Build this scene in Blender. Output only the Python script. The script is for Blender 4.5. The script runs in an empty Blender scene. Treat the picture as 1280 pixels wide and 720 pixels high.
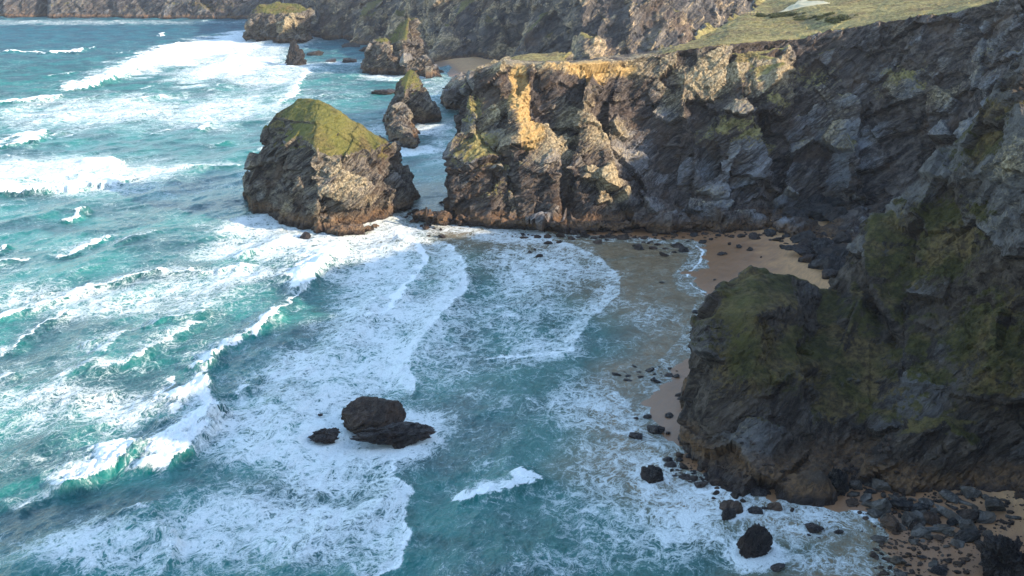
import bpy, bmesh, math, random
import numpy as np
from mathutils import Vector, Matrix
random.seed(7)
R = math.radians
sc = bpy.context.scene
COL = sc.collection

# ------------------------------------------------------------------ camera, light, exposure
CAM_H, PITCH, FPX = 75.0, R(17.0), 1372.0
cam = bpy.data.cameras.new('camera'); camo = bpy.data.objects.new('camera', cam); COL.objects.link(camo)
cam.sensor_width = 36; cam.lens = 36 * FPX / 1280; cam.clip_start = 0.5; cam.clip_end = 20000
camo.location = (0, 0, CAM_H); camo.rotation_euler = (R(90) - PITCH, 0, 0)
sc.camera = camo
SUN_AZ, SUN_EL = R(113), R(21)          # azimuth clockwise from +Y
w = bpy.data.worlds.new('World'); sc.world = w; w.use_nodes = True
nt = w.node_tree; bg = nt.nodes['Background']; sky = nt.nodes.new('ShaderNodeTexSky')
sky.sky_type = 'NISHITA'; sky.sun_disc = False; sky.sun_elevation = SUN_EL; sky.sun_rotation = SUN_AZ
sky.air_density = 1.1; sky.dust_density = 0.5; sky.ozone_density = 0.9
nt.links.new(sky.outputs[0], bg.inputs[0]); bg.inputs[1].default_value = 0.15
sl = bpy.data.lights.new('sun', 'SUN'); so = bpy.data.objects.new('sun', sl); COL.objects.link(so)
sl.energy = 3.0; sl.angle = R(0.6); sl.color = (1.0, 0.81, 0.60)
sd = Vector((math.sin(SUN_AZ) * math.cos(SUN_EL), math.cos(SUN_AZ) * math.cos(SUN_EL), math.sin(SUN_EL)))
so.rotation_euler = sd.to_track_quat('Z', 'Y').to_euler(); so.location = (300, -100, 250)
sc.view_settings.view_transform = 'Standard'; sc.view_settings.look = 'None'
sc.view_settings.exposure = 1.8; sc.view_settings.gamma = 1
sc.view_settings.use_curve_mapping = False
sc.render.engine = 'CYCLES'
sc.cycles.max_bounces = 5; sc.cycles.diffuse_bounces = 2; sc.cycles.glossy_bounces = 2; sc.cycles.volume_bounces = 0
sc.cycles.use_denoising = True

# ------------------------------------------------------------------ survey: a bearing and an elevation -> a place
CP, SP = math.cos(PITCH), math.sin(PITCH)
def ray(px, py):
    a, b = (px - 640) / FPX, (360 - py) / FPX
    return np.array([a, CP + b * SP, -SP + b * CP])
def P(px, py, Y):
    r = ray(px, py); t = Y / r[1]; return (r[0] * t, Y, CAM_H + r[2] * t)
def G(px, py, z=0.0):
    r = ray(px, py); t = (z - CAM_H) / r[2]; return (r[0] * t, r[1] * t, z)

# ------------------------------------------------------------------ numpy noise
def _h(ix, iy, iz, s):
    h = (ix.astype(np.uint32) * np.uint32(374761393) + iy.astype(np.uint32) * np.uint32(668265263)
         + iz.astype(np.uint32) * np.uint32(2147483647 - 1274126177 + 7) + np.uint32((s * 362437 + 911) & 0xffffffff))
    h ^= h >> np.uint32(13); h *= np.uint32(1274126177); h ^= h >> np.uint32(16); h *= np.uint32(2246822519); h ^= h >> np.uint32(13)
    return h
def _f(h): return (h & np.uint32(0xffffff)).astype(np.float32) / np.float32(16777216)
def vnoise(p, s=0):
    p = p.astype(np.float32); fl = np.floor(p); i = fl.astype(np.int32); f = p - fl; u = f * f * f * (f * (f * 6 - 15) + 10)
    out = np.zeros(len(p), np.float32)
    for dx in (0, 1):
        for dy in (0, 1):
            for dz in (0, 1):
                h = _h(i[:, 0] + dx, i[:, 1] + dy, i[:, 2] + dz, s)
                g1 = _f(h) * 2 - 1; g2 = _f(h * np.uint32(2654435761) ^ (h >> np.uint32(7))) * 2 - 1; g3 = _f(h * np.uint32(40503) + np.uint32(77)) * 2 - 1
                d = g1 * (f[:, 0] - dx) + g2 * (f[:, 1] - dy) + g3 * (f[:, 2] - dz)
                wgt = (u[:, 0] if dx else 1 - u[:, 0]) * (u[:, 1] if dy else 1 - u[:, 1]) * (u[:, 2] if dz else 1 - u[:, 2])
                out += wgt * d
    return out
from concurrent.futures import ThreadPoolExecutor
_pool = ThreadPoolExecutor(6)
def chunked(fn):
    def g(p, *a, **k):
        if len(p) < 40000: return fn(p, *a, **k)
        cs = [p[i:i + 30000] for i in range(0, len(p), 30000)]
        return np.concatenate(list(_pool.map(lambda c: fn(c, *a, **k), cs)))
    return g
vnoise = chunked(vnoise)
def fbm(p, s=0, o=4, g=0.5):
    r = np.zeros(len(p), np.float32); a = 1.0
    for k in range(o): r += a * vnoise(p * 2.03 ** k + 17.3 * k, s + k); a *= g
    return r
def ridged(p, s=0, o=4, g=0.5):
    r = np.zeros(len(p), np.float32); a = 1.0
    for k in range(o): r += a * (0.45 - np.abs(vnoise(p * 2.07 ** k + 11.1 * k, s + k)) * 1.6); a *= g
    return r
def facets(p, s=0, tilt=0.9):
    """angular blocks: each cell is its own tilted plane"""
    p = p.astype(np.float32); i = np.floor(p).astype(np.int32)
    best = np.full(len(p), 1e9, np.float32); val = np.zeros(len(p), np.float32)
    for dx in (-1, 0, 1):
        for dy in (-1, 0, 1):
            for dz in (-1, 0, 1):
                jx, jy, jz = i[:, 0] + dx, i[:, 1] + dy, i[:, 2] + dz
                h = _h(jx, jy, jz, s); h2 = h * np.uint32(2654435761) ^ (h >> np.uint32(9)); h3 = h2 * np.uint32(2246822519) ^ (h2 >> np.uint32(11))
                ox = p[:, 0] - jx - _f(h); oy = p[:, 1] - jy - _f(h2); oz = p[:, 2] - jz - _f(h3)
                d = ox * ox + oy * oy + oz * oz
                m = d < best
                v = (_f(h2 >> np.uint32(8)) - .5) * 0.7 + tilt * ((_f(h >> np.uint32(5)) - .5) * ox + (_f(h3 >> np.uint32(5)) - .5) * oy + (_f(h2 >> np.uint32(3)) - .5) * oz)
                best = np.where(m, d, best); val = np.where(m, v, val)
    return val
facets = chunked(facets)
def sstep(a, b, x):
    t = np.clip((x - a) / (b - a), 0, 1); return t * t * (3 - 2 * t)
# strata: bedding planes dip, so noise is evaluated in a tilted, squashed frame
_M = np.array(Matrix.Rotation(R(38), 3, 'Y') @ Matrix.Rotation(R(20), 3, 'X'), dtype=np.float32)
def bed(p, sx=1.0, sy=1.0, sz=3.0):
    return (p @ _M.T) * np.array([sx, sy, sz], np.float32)

# ------------------------------------------------------------------ object helpers
def tag(o, label=None, cat=None, group=None, kind=None):
    if label: o['label'] = label
    if cat: o['category'] = cat
    if group: o['group'] = group
    if kind: o['kind'] = kind
    return o
def mesh_np(name, v, f, nper, origin=(0, 0, 0), mat=None, smooth=False, attrs=None, parent=None):
    v = np.asarray(v, np.float32) - np.asarray(origin, np.float32)
    me = bpy.data.meshes.new(name); me.vertices.add(len(v)); me.vertices.foreach_set('co', v.ravel())
    f = np.asarray(f, np.int32); n = len(f)
    me.loops.add(n * nper); me.loops.foreach_set('vertex_index', f.ravel())
    me.polygons.add(n); me.polygons.foreach_set('loop_start', np.arange(0, n * nper, nper, dtype=np.int32))
    me.polygons.foreach_set('loop_total', np.full(n, nper, np.int32))
    me.update(calc_edges=True)
    me.polygons.foreach_set('use_smooth', np.full(n, smooth))
    for k, a in (attrs or {}).items():
        if a.ndim == 1:
            at = me.attributes.new(k, 'FLOAT', 'POINT'); at.data.foreach_set('value', a.astype(np.float32))
        else:
            at = me.attributes.new(k, 'FLOAT_COLOR', 'POINT')
            at.data.foreach_set('color', (a if a.shape[1] == 4 else np.concatenate([a, np.ones((len(a), 1))], 1)).astype(np.float32).ravel())
    o = bpy.data.objects.new(name, me); COL.objects.link(o); o.location = origin
    if mat: me.materials.append(mat)
    if parent: o.parent = parent
    return o
def loft(bm, stations):
    """stations: rows of equally many points, each row a closed loop round the body"""
    rows = [[bm.verts.new(p) for p in s] for s in stations]
    n = len(rows[0])
    for a, b in zip(rows, rows[1:]):
        for k in range(n):
            bm.faces.new((a[k], a[(k + 1) % n], b[(k + 1) % n])); bm.faces.new((a[k], b[(k + 1) % n], b[k]))
    for r in (rows[0], rows[-1]):
        c = bm.verts.new(np.mean([v.co for v in r], 0))
        for k in range(n): bm.faces.new((r[k], r[(k + 1) % n], c))
def hull(bm, pts):
    t = bmesh.new()
    for p in pts: t.verts.new(p)
    bmesh.ops.convex_hull(t, input=t.verts[:])
    m = bpy.data.meshes.new('tmp'); t.to_mesh(m); t.free(); bm.from_mesh(m); bpy.data.meshes.remove(m)
def remesh(bm, vox):
    """union of overlapping closed pieces into one skin; returns (verts, quads)"""
    for v in bm.verts[:]:
        if not v.link_faces: bm.verts.remove(v)
    bmesh.ops.recalc_face_normals(bm, faces=bm.faces[:])
    me = bpy.data.meshes.new('tmp'); bm.to_mesh(me); bm.free()
    o = bpy.data.objects.new('tmp', me); COL.objects.link(o)
    m = o.modifiers.new('r', 'REMESH'); m.mode = 'VOXEL'; m.voxel_size = vox; m.adaptivity = 0
    dg = bpy.context.evaluated_depsgraph_get(); ev = o.evaluated_get(dg); e = ev.to_mesh()
    v = np.empty(len(e.vertices) * 3, np.float32); e.vertices.foreach_get('co', v)
    lt = np.empty(len(e.polygons), np.int32); e.polygons.foreach_get('loop_total', lt)
    li = np.empty(len(e.loops), np.int32); e.loops.foreach_get('vertex_index', li)
    ev.to_mesh_clear(); bpy.data.objects.remove(o); bpy.data.meshes.remove(me)
    assert (lt == 4).all()
    return v.reshape(-1, 3), li.reshape(-1, 4)
def normals(v, f):
    a = v[f[:, 2]] - v[f[:, 0]]; b = v[f[:, 3]] - v[f[:, 1]]; n = np.cross(a, b)
    out = np.zeros_like(v)
    for k in range(4):
        for c in range(3): out[:, c] += np.bincount(f[:, k], n[:, c], len(v)).astype(np.float32)
    return out / (np.linalg.norm(out, axis=1, keepdims=True) + 1e-9)
def smooth_n(n, f, it):
    for _ in range(it):
        acc = n * 0.2
        for a, b in ((0, 1), (1, 2), (2, 3), (3, 0)):
            for c in range(3):
                acc[:, c] += np.bincount(f[:, a], n[f[:, b], c], len(n)).astype(np.float32) + np.bincount(f[:, b], n[f[:, a], c], len(n)).astype(np.float32)
        n = acc / (np.linalg.norm(acc, axis=1, keepdims=True) + 1e-9)
    return n
def relax(v, f, it):
    for _ in range(it):
        acc = v.copy(); cnt = np.ones(len(v), np.float32)
        for a, b in ((0, 1), (1, 2), (2, 3), (3, 0)):
            cnt += np.bincount(f[:, a], minlength=len(v)).astype(np.float32) + np.bincount(f[:, b], minlength=len(v)).astype(np.float32)
            for c in range(3):
                acc[:, c] += np.bincount(f[:, a], v[f[:, b], c], len(v)).astype(np.float32) + np.bincount(f[:, b], v[f[:, a], c], len(v)).astype(np.float32)
        v = (acc / cnt[:, None]).astype(np.float32)
    return v
def blobs(v, lst, seed=50, warp=3.0):
    """soft world-space patches (x, y, z, radius, value)"""
    q = v + np.stack([fbm(v / 7, seed), fbm(v / 7, seed + 9), fbm(v / 7, seed + 18)], 1) * warp
    r = np.zeros(len(v), np.float32)
    for (c, rad, val) in lst:
        d = (q - np.array(c, np.float32)) / np.array(rad, np.float32)
        r = np.maximum(r, val * np.exp(-(d ** 2).sum(1) * 1.2))
    return r
def rock_body(name, bm, vox, mat, big=4.0, mid=1.5, small=0.5, L=18.0, veg=(0.72, 0.9), vegmin=6.0, veg_blobs=(), pale_blobs=(),
              ochre_blobs=(), carve=(), seed=0, pale0=0.3, silver0=0.06, silver_blobs=(), vegamt=1.0, origin=(0, 0, 0), rel=3, parent=None):
    v, f = remesh(bm, vox); v = relax(v, f, rel)
    n0 = smooth_n(normals(v, f), f, max(4, int(2.5 / vox)))
    flat = sstep(veg[0], veg[1], n0[:, 2]) * sstep(vegmin - 2, vegmin + 2, v[:, 2])
    fk = 0.80 if name == 'sea_stack' else 0.93
    k = 1 - fk * flat
    # buttresses and gullies run down the face
    pv = v * np.array([1, 1, 0.32], np.float32)
    d = big * (fbm(pv / L, seed, 3) * 1.0 + ridged(pv / (L * 0.55) + 5, seed + 3, 2) * 0.6)
    d = d * 0.62
    F1 = facets(bed(v / (L * 1.05), 1, 1, .8), seed + 5, 1.7); F2 = facets(bed(v / 8.5, 1, 1, 1.4), seed + 10, 1.2)
    d += big * 0.95 * F1 * (1 - (.7 * sstep(26, 38, v[:, 2]) if name == 'mid_headland' else 0)) + mid * 2.1 * F2
    d -= d.mean() + 0.25 * d.std()
    for (c, rad, amt) in carve:
        dd = (v - np.array(c, np.float32)) / np.array(rad, np.float32)
        d -= amt * np.exp(-(dd ** 2).sum(1))
    v1 = v + n0 * (d * k)[:, None]
    n1 = smooth_n(normals(v1, f), f, 2)
    d = mid * 0.7 * facets(bed(v1 / 3.4, 1, 1, 1.7), seed + 20) + small * 0.9 * facets(bed(v1 / 1.3, 1, 1, 2.0), seed + 30) \
        + 1.3 * small * ridged(bed(v1 / 4.2, 0.32, 1, 3.4), seed + 40, 4)
    k2 = 1 - (0.72 if name == 'sea_stack' else 0.9) * flat
    v2 = v1 + n1 * (d * k2)[:, None] 
    v2[:, 2] += flat * (0.9 * fbm(v / 14, seed + 60, 3) + 0.3 * fbm(v / 1.7, seed + 61, 2))
    # growth and stone masks, from slope and place
    n2 = smooth_n(normals(v2, f), f, 2)
    g = sstep(veg[0], veg[1], n2[:, 2] * 0.5 + n0[:, 2] * 0.5 + 0.10 * fbm(v / 3, seed + 70)) * vegamt * sstep(vegmin - 2, vegmin + 2, v[:, 2])
    if name == 'mid_headland': g = g * (0.15 + 0.85 * sstep(25, 75, v[:, 0] + 12 * fbm(v / 12, 5, 2)))
    gb = blobs(v, veg_blobs, seed + 71)
    g = np.maximum(g, gb * sstep(-0.25, 0.5, n2[:, 2] + 0.3 * fbm(v / 2, seed + 72)))
    pale = np.clip(pale0 + 0.32 * fbm(bed(v / 12), seed + 73) + 0.5 * F2 + 0.3 * F1 + blobs(v, pale_blobs, seed + 74), 0, 1)
    sil = np.clip(silver0 + 0.5 * fbm(bed(v / 9, .7, 1, 2), seed + 76) + 0.8 * F2 + .3 * F1 + blobs(v, silver_blobs, seed + 77), 0, 1)
    och = blobs(v, ochre_blobs, seed + 75, 2.0)
    at = np.stack([np.clip(g, 0, 1), pale, np.clip(och, 0, 1), sil], 1)
    keep = (v2[f][:, :, 2].max(1) > -4.0)
    f = f[keep]; used = np.zeros(len(v2), bool); used[f.ravel()] = True
    idx = np.cumsum(used) - 1
    return mesh_np(name, v2[used], idx[f], 4, origin, mat, False, {'paint': at[used]}, parent)

# ------------------------------------------------------------------ materials
class NT:
    def __init__(s, name):
        s.m = bpy.data.materials.new(name); s.m.use_nodes = True; s.t = s.m.node_tree
        s.b = s.t.nodes['Principled BSDF']
    def n(s, t, **k):
        x = s.t.nodes.new('ShaderNode' + t)
        for a, v in k.items(): setattr(x, a, v)
        return x
    def l(s, a, b): s.t.links.new(a, b)
    def put(s, inp, v):
        if isinstance(v, bpy.types.NodeSocket): s.l(v, inp)
        else: inp.default_value = (tuple(v) + (1,)) if isinstance(v, (tuple, list)) and len(v) == 3 and inp.type == 'RGBA' else v
    def mix(s, f, a, b, bt='MIX'):
        x = s.n('MixRGB', blend_type=bt); s.put(x.inputs[0], f); s.put(x.inputs[1], a); s.put(x.inputs[2], b); return x.outputs[0]
    def math(s, op, a, b=0.5, c=0.0, clamp=False):
        x = s.n('Math', operation=op, use_clamp=clamp); s.put(x.inputs[0], a); s.put(x.inputs[1], b)
        if len(x.inputs) > 2: s.put(x.inputs[2], c)
        return x.outputs[0]
    def rng(s, v, a, b, c=0.0, d=1.0):
        x = s.n('MapRange', interpolation_type='SMOOTHSTEP'); s.put(x.inputs[0], v)
        for k, q in zip((1, 2, 3, 4), (a, b, c, d)): s.put(x.inputs[k], q)
        return x.outputs[0]
    def noise(s, vec, scale, detail=5, rough=0.6, dist=0.0):
        x = s.n('TexNoise'); s.put(x.inputs['Vector'], vec); s.put(x.inputs['Scale'], scale); s.put(x.inputs['Detail'], detail)
        s.put(x.inputs['Roughness'], rough); s.put(x.inputs['Distortion'], dist); return x.outputs[0]
    def vor(s, vec, scale, feat='F1', out=0, rnd=1.0):
        x = s.n('TexVoronoi', feature=feat); s.put(x.inputs['Vector'], vec); s.put(x.inputs['Scale'], scale); x.inputs['Randomness'].default_value = rnd
        return x.outputs[out]
    def mapv(s, vec, rot=(0, 0, 0), scale=(1, 1, 1), loc=(0, 0, 0)):
        x = s.n('Mapping', vector_type='TEXTURE'); s.put(x.inputs[0], vec); scale = tuple(1 / max(q, 1e-4) for q in scale); x.inputs[1].default_value = loc; x.inputs[2].default_value = rot; x.inputs[3].default_value = scale
        return x.outputs[0]
    def bump(s, h, dist, strength=1.0, nrm=None):
        x = s.n('Bump'); s.put(x.inputs['Height'], h); x.inputs['Distance'].default_value = dist; x.inputs['Strength'].default_value = strength
        if nrm is not None: s.l(nrm, x.inputs['Normal'])
        return x.outputs[0]

def rock_material(name, dark=(0.020, 0.017, 0.018), grey=(0.135, 0.113, 0.098), tan=(0.40, 0.33, 0.21), brown=(0.10, 0.066, 0.045),
                  veg_a=(0.045, 0.05, 0.012), veg_b=(0.13, 0.125, 0.035), masks=True, tide=True, rnd=False, wet=0.0, silver=(0.115, 0.118, 0.125), sc_=1.0, bs=1.0):
    k = NT(name); geo = k.n('NewGeometry').outputs['Position']
    if rnd:
        tc = k.n('TexCoord').outputs['Object']; ri = k.n('ObjectInfo').outputs['Random']
        off = k.math('MULTIPLY', ri, 97.0); cb = k.n('CombineXYZ')
        for q in range(3): k.l(off, cb.inputs[q])
        va = k.n('VectorMath', operation='ADD'); k.l(geo, va.inputs[0]); k.l(cb.outputs[0], va.inputs[1]); pos = va.outputs[0]
    else: pos = geo
    sep = k.n('SeparateXYZ'); k.l(geo, sep.inputs[0]); z = sep.outputs[2]
    strat = k.mapv(pos, (R(14), R(-36), R(12)), (0.24, 0.7, 3.0))
    n1 = k.noise(pos, 0.11 * sc_, 6, 0.62, 0.6); n2 = k.noise(strat, 0.35 * sc_, 8, 0.7, 0.8); n3 = k.noise(pos, 1.3 * sc_, 6, 0.7); n4 = k.noise(strat, 1.6 * sc_, 5, 0.7)
    c = k.mix(k.rng(n2, 0.40, 0.66), dark, grey)
    c = k.mix(k.math('MULTIPLY', k.rng(n1, 0.48, 0.66), 0.6), c, brown)
    if masks:
        at = k.n('Attribute', attribute_name='paint'); ps = k.n('SeparateColor'); k.l(at.outputs['Color'], ps.inputs[0])
        gr, pale, och = ps.outputs[0], ps.outputs[1], ps.outputs[2]
        c = k.mix(k.rng(k.math('ADD', at.outputs['Alpha'], k.math('MULTIPLY', k.math('SUBTRACT', n4, 0.5), 1.6)), 0.25, 0.75), c, k.mix(k.rng(n2, .35, .65), silver, tuple(q * 1.9 for q in silver)))
        pm = k.rng(k.math('ADD', pale, k.math('MULTIPLY', k.math('SUBTRACT', n4, 0.5), 1.5)), 0.30, 0.80)
        c = k.mix(pm, c, k.mix(k.rng(n3, 0.4, 0.62), (0.17, 0.135, 0.08), tan))
        om = k.rng(k.math('ADD', och, k.math('MULTIPLY', k.math('SUBTRACT', n3, 0.5), 0.7)), 0.3, 0.6)
        c = k.mix(om, c, k.mix(k.rng(n4, 0.35, 0.65), (0.30, 0.19, 0.07), (0.46, 0.33, 0.15)))
    # pale lichen and quartz flecks
    fl = k.noise(pos, 2.2, 4, 0.8); c = k.mix(k.math('MULTIPLY', k.rng(fl, 0.66, 0.72), 0.55), c, (0.42, 0.42, 0.40))
    fl2 = k.noise(strat, 5.0, 3, 0.75); c = k.mix(k.math('MULTIPLY', k.rng(fl2, 0.60, 0.72), 0.35), c, (0.30, 0.28, 0.25))
    c = k.mix(k.math('MULTIPLY', k.rng(n3, 0.35, 0.6, 1, 0), 0.45), c, k.mix(0.55, c, (0, 0, 0)))
    if tide:
        zt = k.math('ADD', z, k.math('MULTIPLY', k.math('SUBTRACT', n1, 0.5), 6.0))
        c = k.mix(k.math('MULTIPLY', k.rng(zt, 2.6, 5.0, 1, 0), 0.7), c, k.mix(k.rng(n3, .35, .65), (0.055, 0.035, 0.025), (0.20, 0.115, 0.055)))
        c = k.mix(k.math('MULTIPLY', k.rng(zt, 0.7, 2.4, 1, 0), 0.9), c, (0.022, 0.018, 0.018))
        wetf = k.rng(zt, 1.0, 3.0, 1, 0)
    else: wetf = 0.0
    if masks:
        vn = k.noise(pos, 0.9, 6, 0.7); vn2 = k.noise(pos, 0.13, 4, 0.6)
        gm = k.rng(k.math('ADD', gr, k.math('ADD', k.math('MULTIPLY', k.math('SUBTRACT', n3, 0.5), 1.4), k.math('MULTIPLY', k.math('SUBTRACT', n2, 0.5), 0.9))), 0.36, 0.60)
        vc = k.mix(k.rng(vn, 0.35, 0.68), veg_a, veg_b)
        vc = k.mix(k.math('MULTIPLY', k.rng(vn2, 0.45, 0.62), 0.6), vc, k.mix(k.rng(vn, 0.4, 0.6), (0.05, 0.03, 0.018), (0.16, 0.11, 0.05)))
        vn3 = k.noise(pos, 0.045, 5, .65); vc = k.mix(k.math('MULTIPLY', k.rng(vn3, .5, .68), .55), vc, tuple(min(1, q * 1.3) for q in veg_b))
        c = k.mix(gm, c, vc)
    k.put(k.b.inputs['Base Color'], c)
    rg = k.rng(n3, 0.3, 0.7, 0.62, 0.92)
    k.put(k.b.inputs['Roughness'], k.math('SUBTRACT', rg, k.math('MULTIPLY', wetf, 0.35)) if tide else (k.math('SUBTRACT', rg, wet)))
    k.b.inputs['Specular IOR Level'].default_value = 0.135
    cr = k.vor(k.mapv(pos, (R(14), R(-36), R(12)), (0.6, 0.9, 1.8)), 0.9 * sc_, 'DISTANCE_TO_EDGE')
    h = k.math('ADD', k.math('MULTIPLY', n3, 0.6), k.math('MULTIPLY', n4, 0.9))
    h = k.math('ADD', h, k.math('MULTIPLY', k.rng(cr, 0, 0.12), 0.35))
    h = k.math('ADD', h, k.math('MULTIPLY', k.noise(pos, 6.0, 4, 0.7), 0.18))
    k.l(k.bump(h, 0.7 * bs, 0.6), k.b.inputs['Normal'])
    return k.m
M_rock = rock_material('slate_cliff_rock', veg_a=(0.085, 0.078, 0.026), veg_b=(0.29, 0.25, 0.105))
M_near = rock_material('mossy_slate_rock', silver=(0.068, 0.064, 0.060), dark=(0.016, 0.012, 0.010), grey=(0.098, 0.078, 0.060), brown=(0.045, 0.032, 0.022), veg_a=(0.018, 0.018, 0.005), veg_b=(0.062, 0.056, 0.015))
M_stack = rock_material('stack_rock', grey=(0.19, 0.165, 0.13), veg_a=(0.045, 0.05, 0.013), veg_b=(0.125, 0.12, 0.034))
M_far = rock_material('far_cliff_rock', dark=(0.024, 0.026, 0.033), grey=(0.13, 0.118, 0.108), tan=(0.44, 0.33, 0.20), sc_=0.3, veg_a=(0.05, 0.05, 0.016), veg_b=(0.13, 0.12, 0.045), bs=2.2)
M_bould = rock_material('boulder_rock', masks=False, tide=False, rnd=True, dark=(.012,.012,.013), grey=(0.07, 0.066, 0.064), brown=(0.07, 0.05, 0.038), sc_=2.2)
M_wet = rock_material('wet_boulder_rock', masks=False, tide=False, rnd=True, dark=(0.014, 0.013, 0.015), grey=(0.065, 0.058, 0.056), brown=(0.065, 0.042, 0.032), wet=0.42, sc_=2.0)
M_brown = rock_material('brown_boulder_rock', masks=False, tide=False, rnd=True, dark=(0.016, 0.011, 0.009), grey=(0.085, 0.060, 0.046), brown=(0.10, 0.060, 0.038), wet=0.2, sc_=1.2)
M_grey = rock_material('grey_boulder_rock', masks=False, tide=False, rnd=True, dark=(0.035, 0.031, 0.027), grey=(0.16, 0.14, 0.12), brown=(0.11, 0.08, 0.055), sc_=2.2)
M_pale = rock_material('pale_boulder_rock', masks=False, tide=False, rnd=True, dark=(0.05, 0.047, 0.043), grey=(0.19, 0.175, 0.155), brown=(0.13, 0.10, 0.075), sc_=2.5)

# ------------------------------------------------------------------ headland across the bay
def prof(base, low, mid_, crest, back, backbase):
    b0 = (base[0], base[1] , -6.0); bb = (backbase[0], backbase[1], -6.0)
    return [b0, (base[0], base[1], 0.0), low, mid_, crest, back, backbase, bb]
bm = bmesh.new()
st = [
 prof(G(551, 262), P(552, 225, 324), P(555, 190, 329), P(573, 178, 333), P(574, 176, 338), (-16, 346, 0)),
 prof(G(562, 276), P(560, 230, 316), P(574, 180, 324), P(590, 128, 331), P(593, 122, 340), (-10, 362, 0)),
 prof(G(585, 285), P(582, 240, 311), P(588, 160, 321), P(600, 90, 331), P(602, 84, 343), (-4, 370, 0)),
 prof(G(640, 282), P(636, 235, 312), P(630, 150, 321), P(626, 81, 330), P(626, 77, 345), (0, 372, 0)),
 prof(G(700, 288), P(702, 240, 307), P(695, 160, 317), P(690, 79, 329), P(690, 75, 345), (14, 372, 0)),
 prof(G(745, 291), P(748, 240, 305), P(742, 150, 318), P(735, 78, 331), P(735, 74, 347), (24, 376, 0)),
 prof(G(790, 289), P(795, 240, 312), P(792, 150, 328), P(785, 74, 338), P(783, 68, 352), (38, 380, 0)),
 prof(G(850, 287), P(852, 240, 312), P(850, 150, 326), P(845, 64, 339), P(842, 57, 356), (55, 388, 0)),
 prof(G(915, 284), P(912, 240, 311), P(905, 150, 324), P(896, 58, 338), P(872, 48, 380), (70, 415, 0)),
 prof(G(985, 281), P(980, 240, 313), P(975, 150, 328), P(962, 50, 343), P(936, 14, 440), (105, 470, 0)),
 prof(G(1040, 283), P(1040, 240, 312), P(1035, 130, 328), P(1030, 42, 345), P(950, 4, 480), (112, 510, 0)),
 prof((100, 303, 0), P(1085, 240, 308), P(1085, 125, 325), P(1085, 30, 340), P(962, -4, 500), (128, 530, 0)),
 prof((118, 296, 0), P(1140, 235, 296), P(1140, 110, 314), P(1140, 22, 330), (160, 480, 61), (160, 510, 0)),
 prof((134, 282, 0), P(1200, 230, 284), P(1200, 90, 305), P(1205, 12, 318), (190, 430, 64), (195, 450, 0)),
 prof((150, 262, 0), (150, 268, 20), P(1262, 100, 284), P(1265, -2, 302), (220, 390, 68), (225, 410, 0)),
 prof((168, 240, 0), (172, 243, 26), (178, 249, 54), (184, 258, 76), (240, 340, 78), (250, 350, 0)),
 prof((185, 215, 0), (187, 217, 30), (190, 221, 60), (194, 230, 76), (255, 300, 80), (265, 305, 0)),
]
loft(bm, st)
# stepped ribs that break the face
def rib(pts): hull(bm, pts)
rib([G(556, 280, -2), G(612, 292, -2), G(600, 262, -2), P(560, 215, 320), P(575, 170, 318), P(610, 215, 312), P(600, 150, 324), P(590, 200, 330)])
rib([G(655, 293, -2), G(700, 293, -2), P(650, 230, 306), P(640, 130, 318), P(665, 86, 328), P(690, 200, 310), P(670, 200, 330), P(700, 240, 306)])
rib([G(715, 295, -2), G(752, 296, -2), P(715, 210, 306), P(728, 110, 318), P(745, 82, 330), P(762, 215, 308), P(740, 200, 330)])
rib([G(835, 292, -2), G(880, 291, -2), P(835, 200, 318), P(850, 120, 326), P(880, 190, 316), P(860, 66, 340), P(860, 200, 340)])
rib([G(900, 290, -2), G(960, 286, -2), P(900, 180, 318), P(930, 120, 322), P(965, 180, 316), P(920, 62, 338), P(940, 62, 342), P(930, 200, 340)])
rib([P(930, 70, 338), P(970, 60, 338), P(1000, 60, 345), P(960, 140, 318), P(985, 150, 322), P(940, 130, 325), P(960, 160, 340)])
rib([G(1050, 288, -2), G(1078, 288, -2), P(1052, 240, 306), P(1070, 190, 310), P(1055, 160, 322), P(1085, 230, 306), P(1090, 180, 325), P(1070, 220, 325)])
rib([G(960, 288, -2), G(1010, 306, -2), G(1035, 328, -2), G(1075, 345, -2), G(1090, 300, -2), G(975, 282, 3), P(1005, 282, 300), P(1050, 296, 280), P(1060, 270, 300), P(1040, 262, 308), P(1000, 268, 310), P(1090, 250, 315), P(1000, 262, 335), P(1080, 250, 335)])
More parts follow.
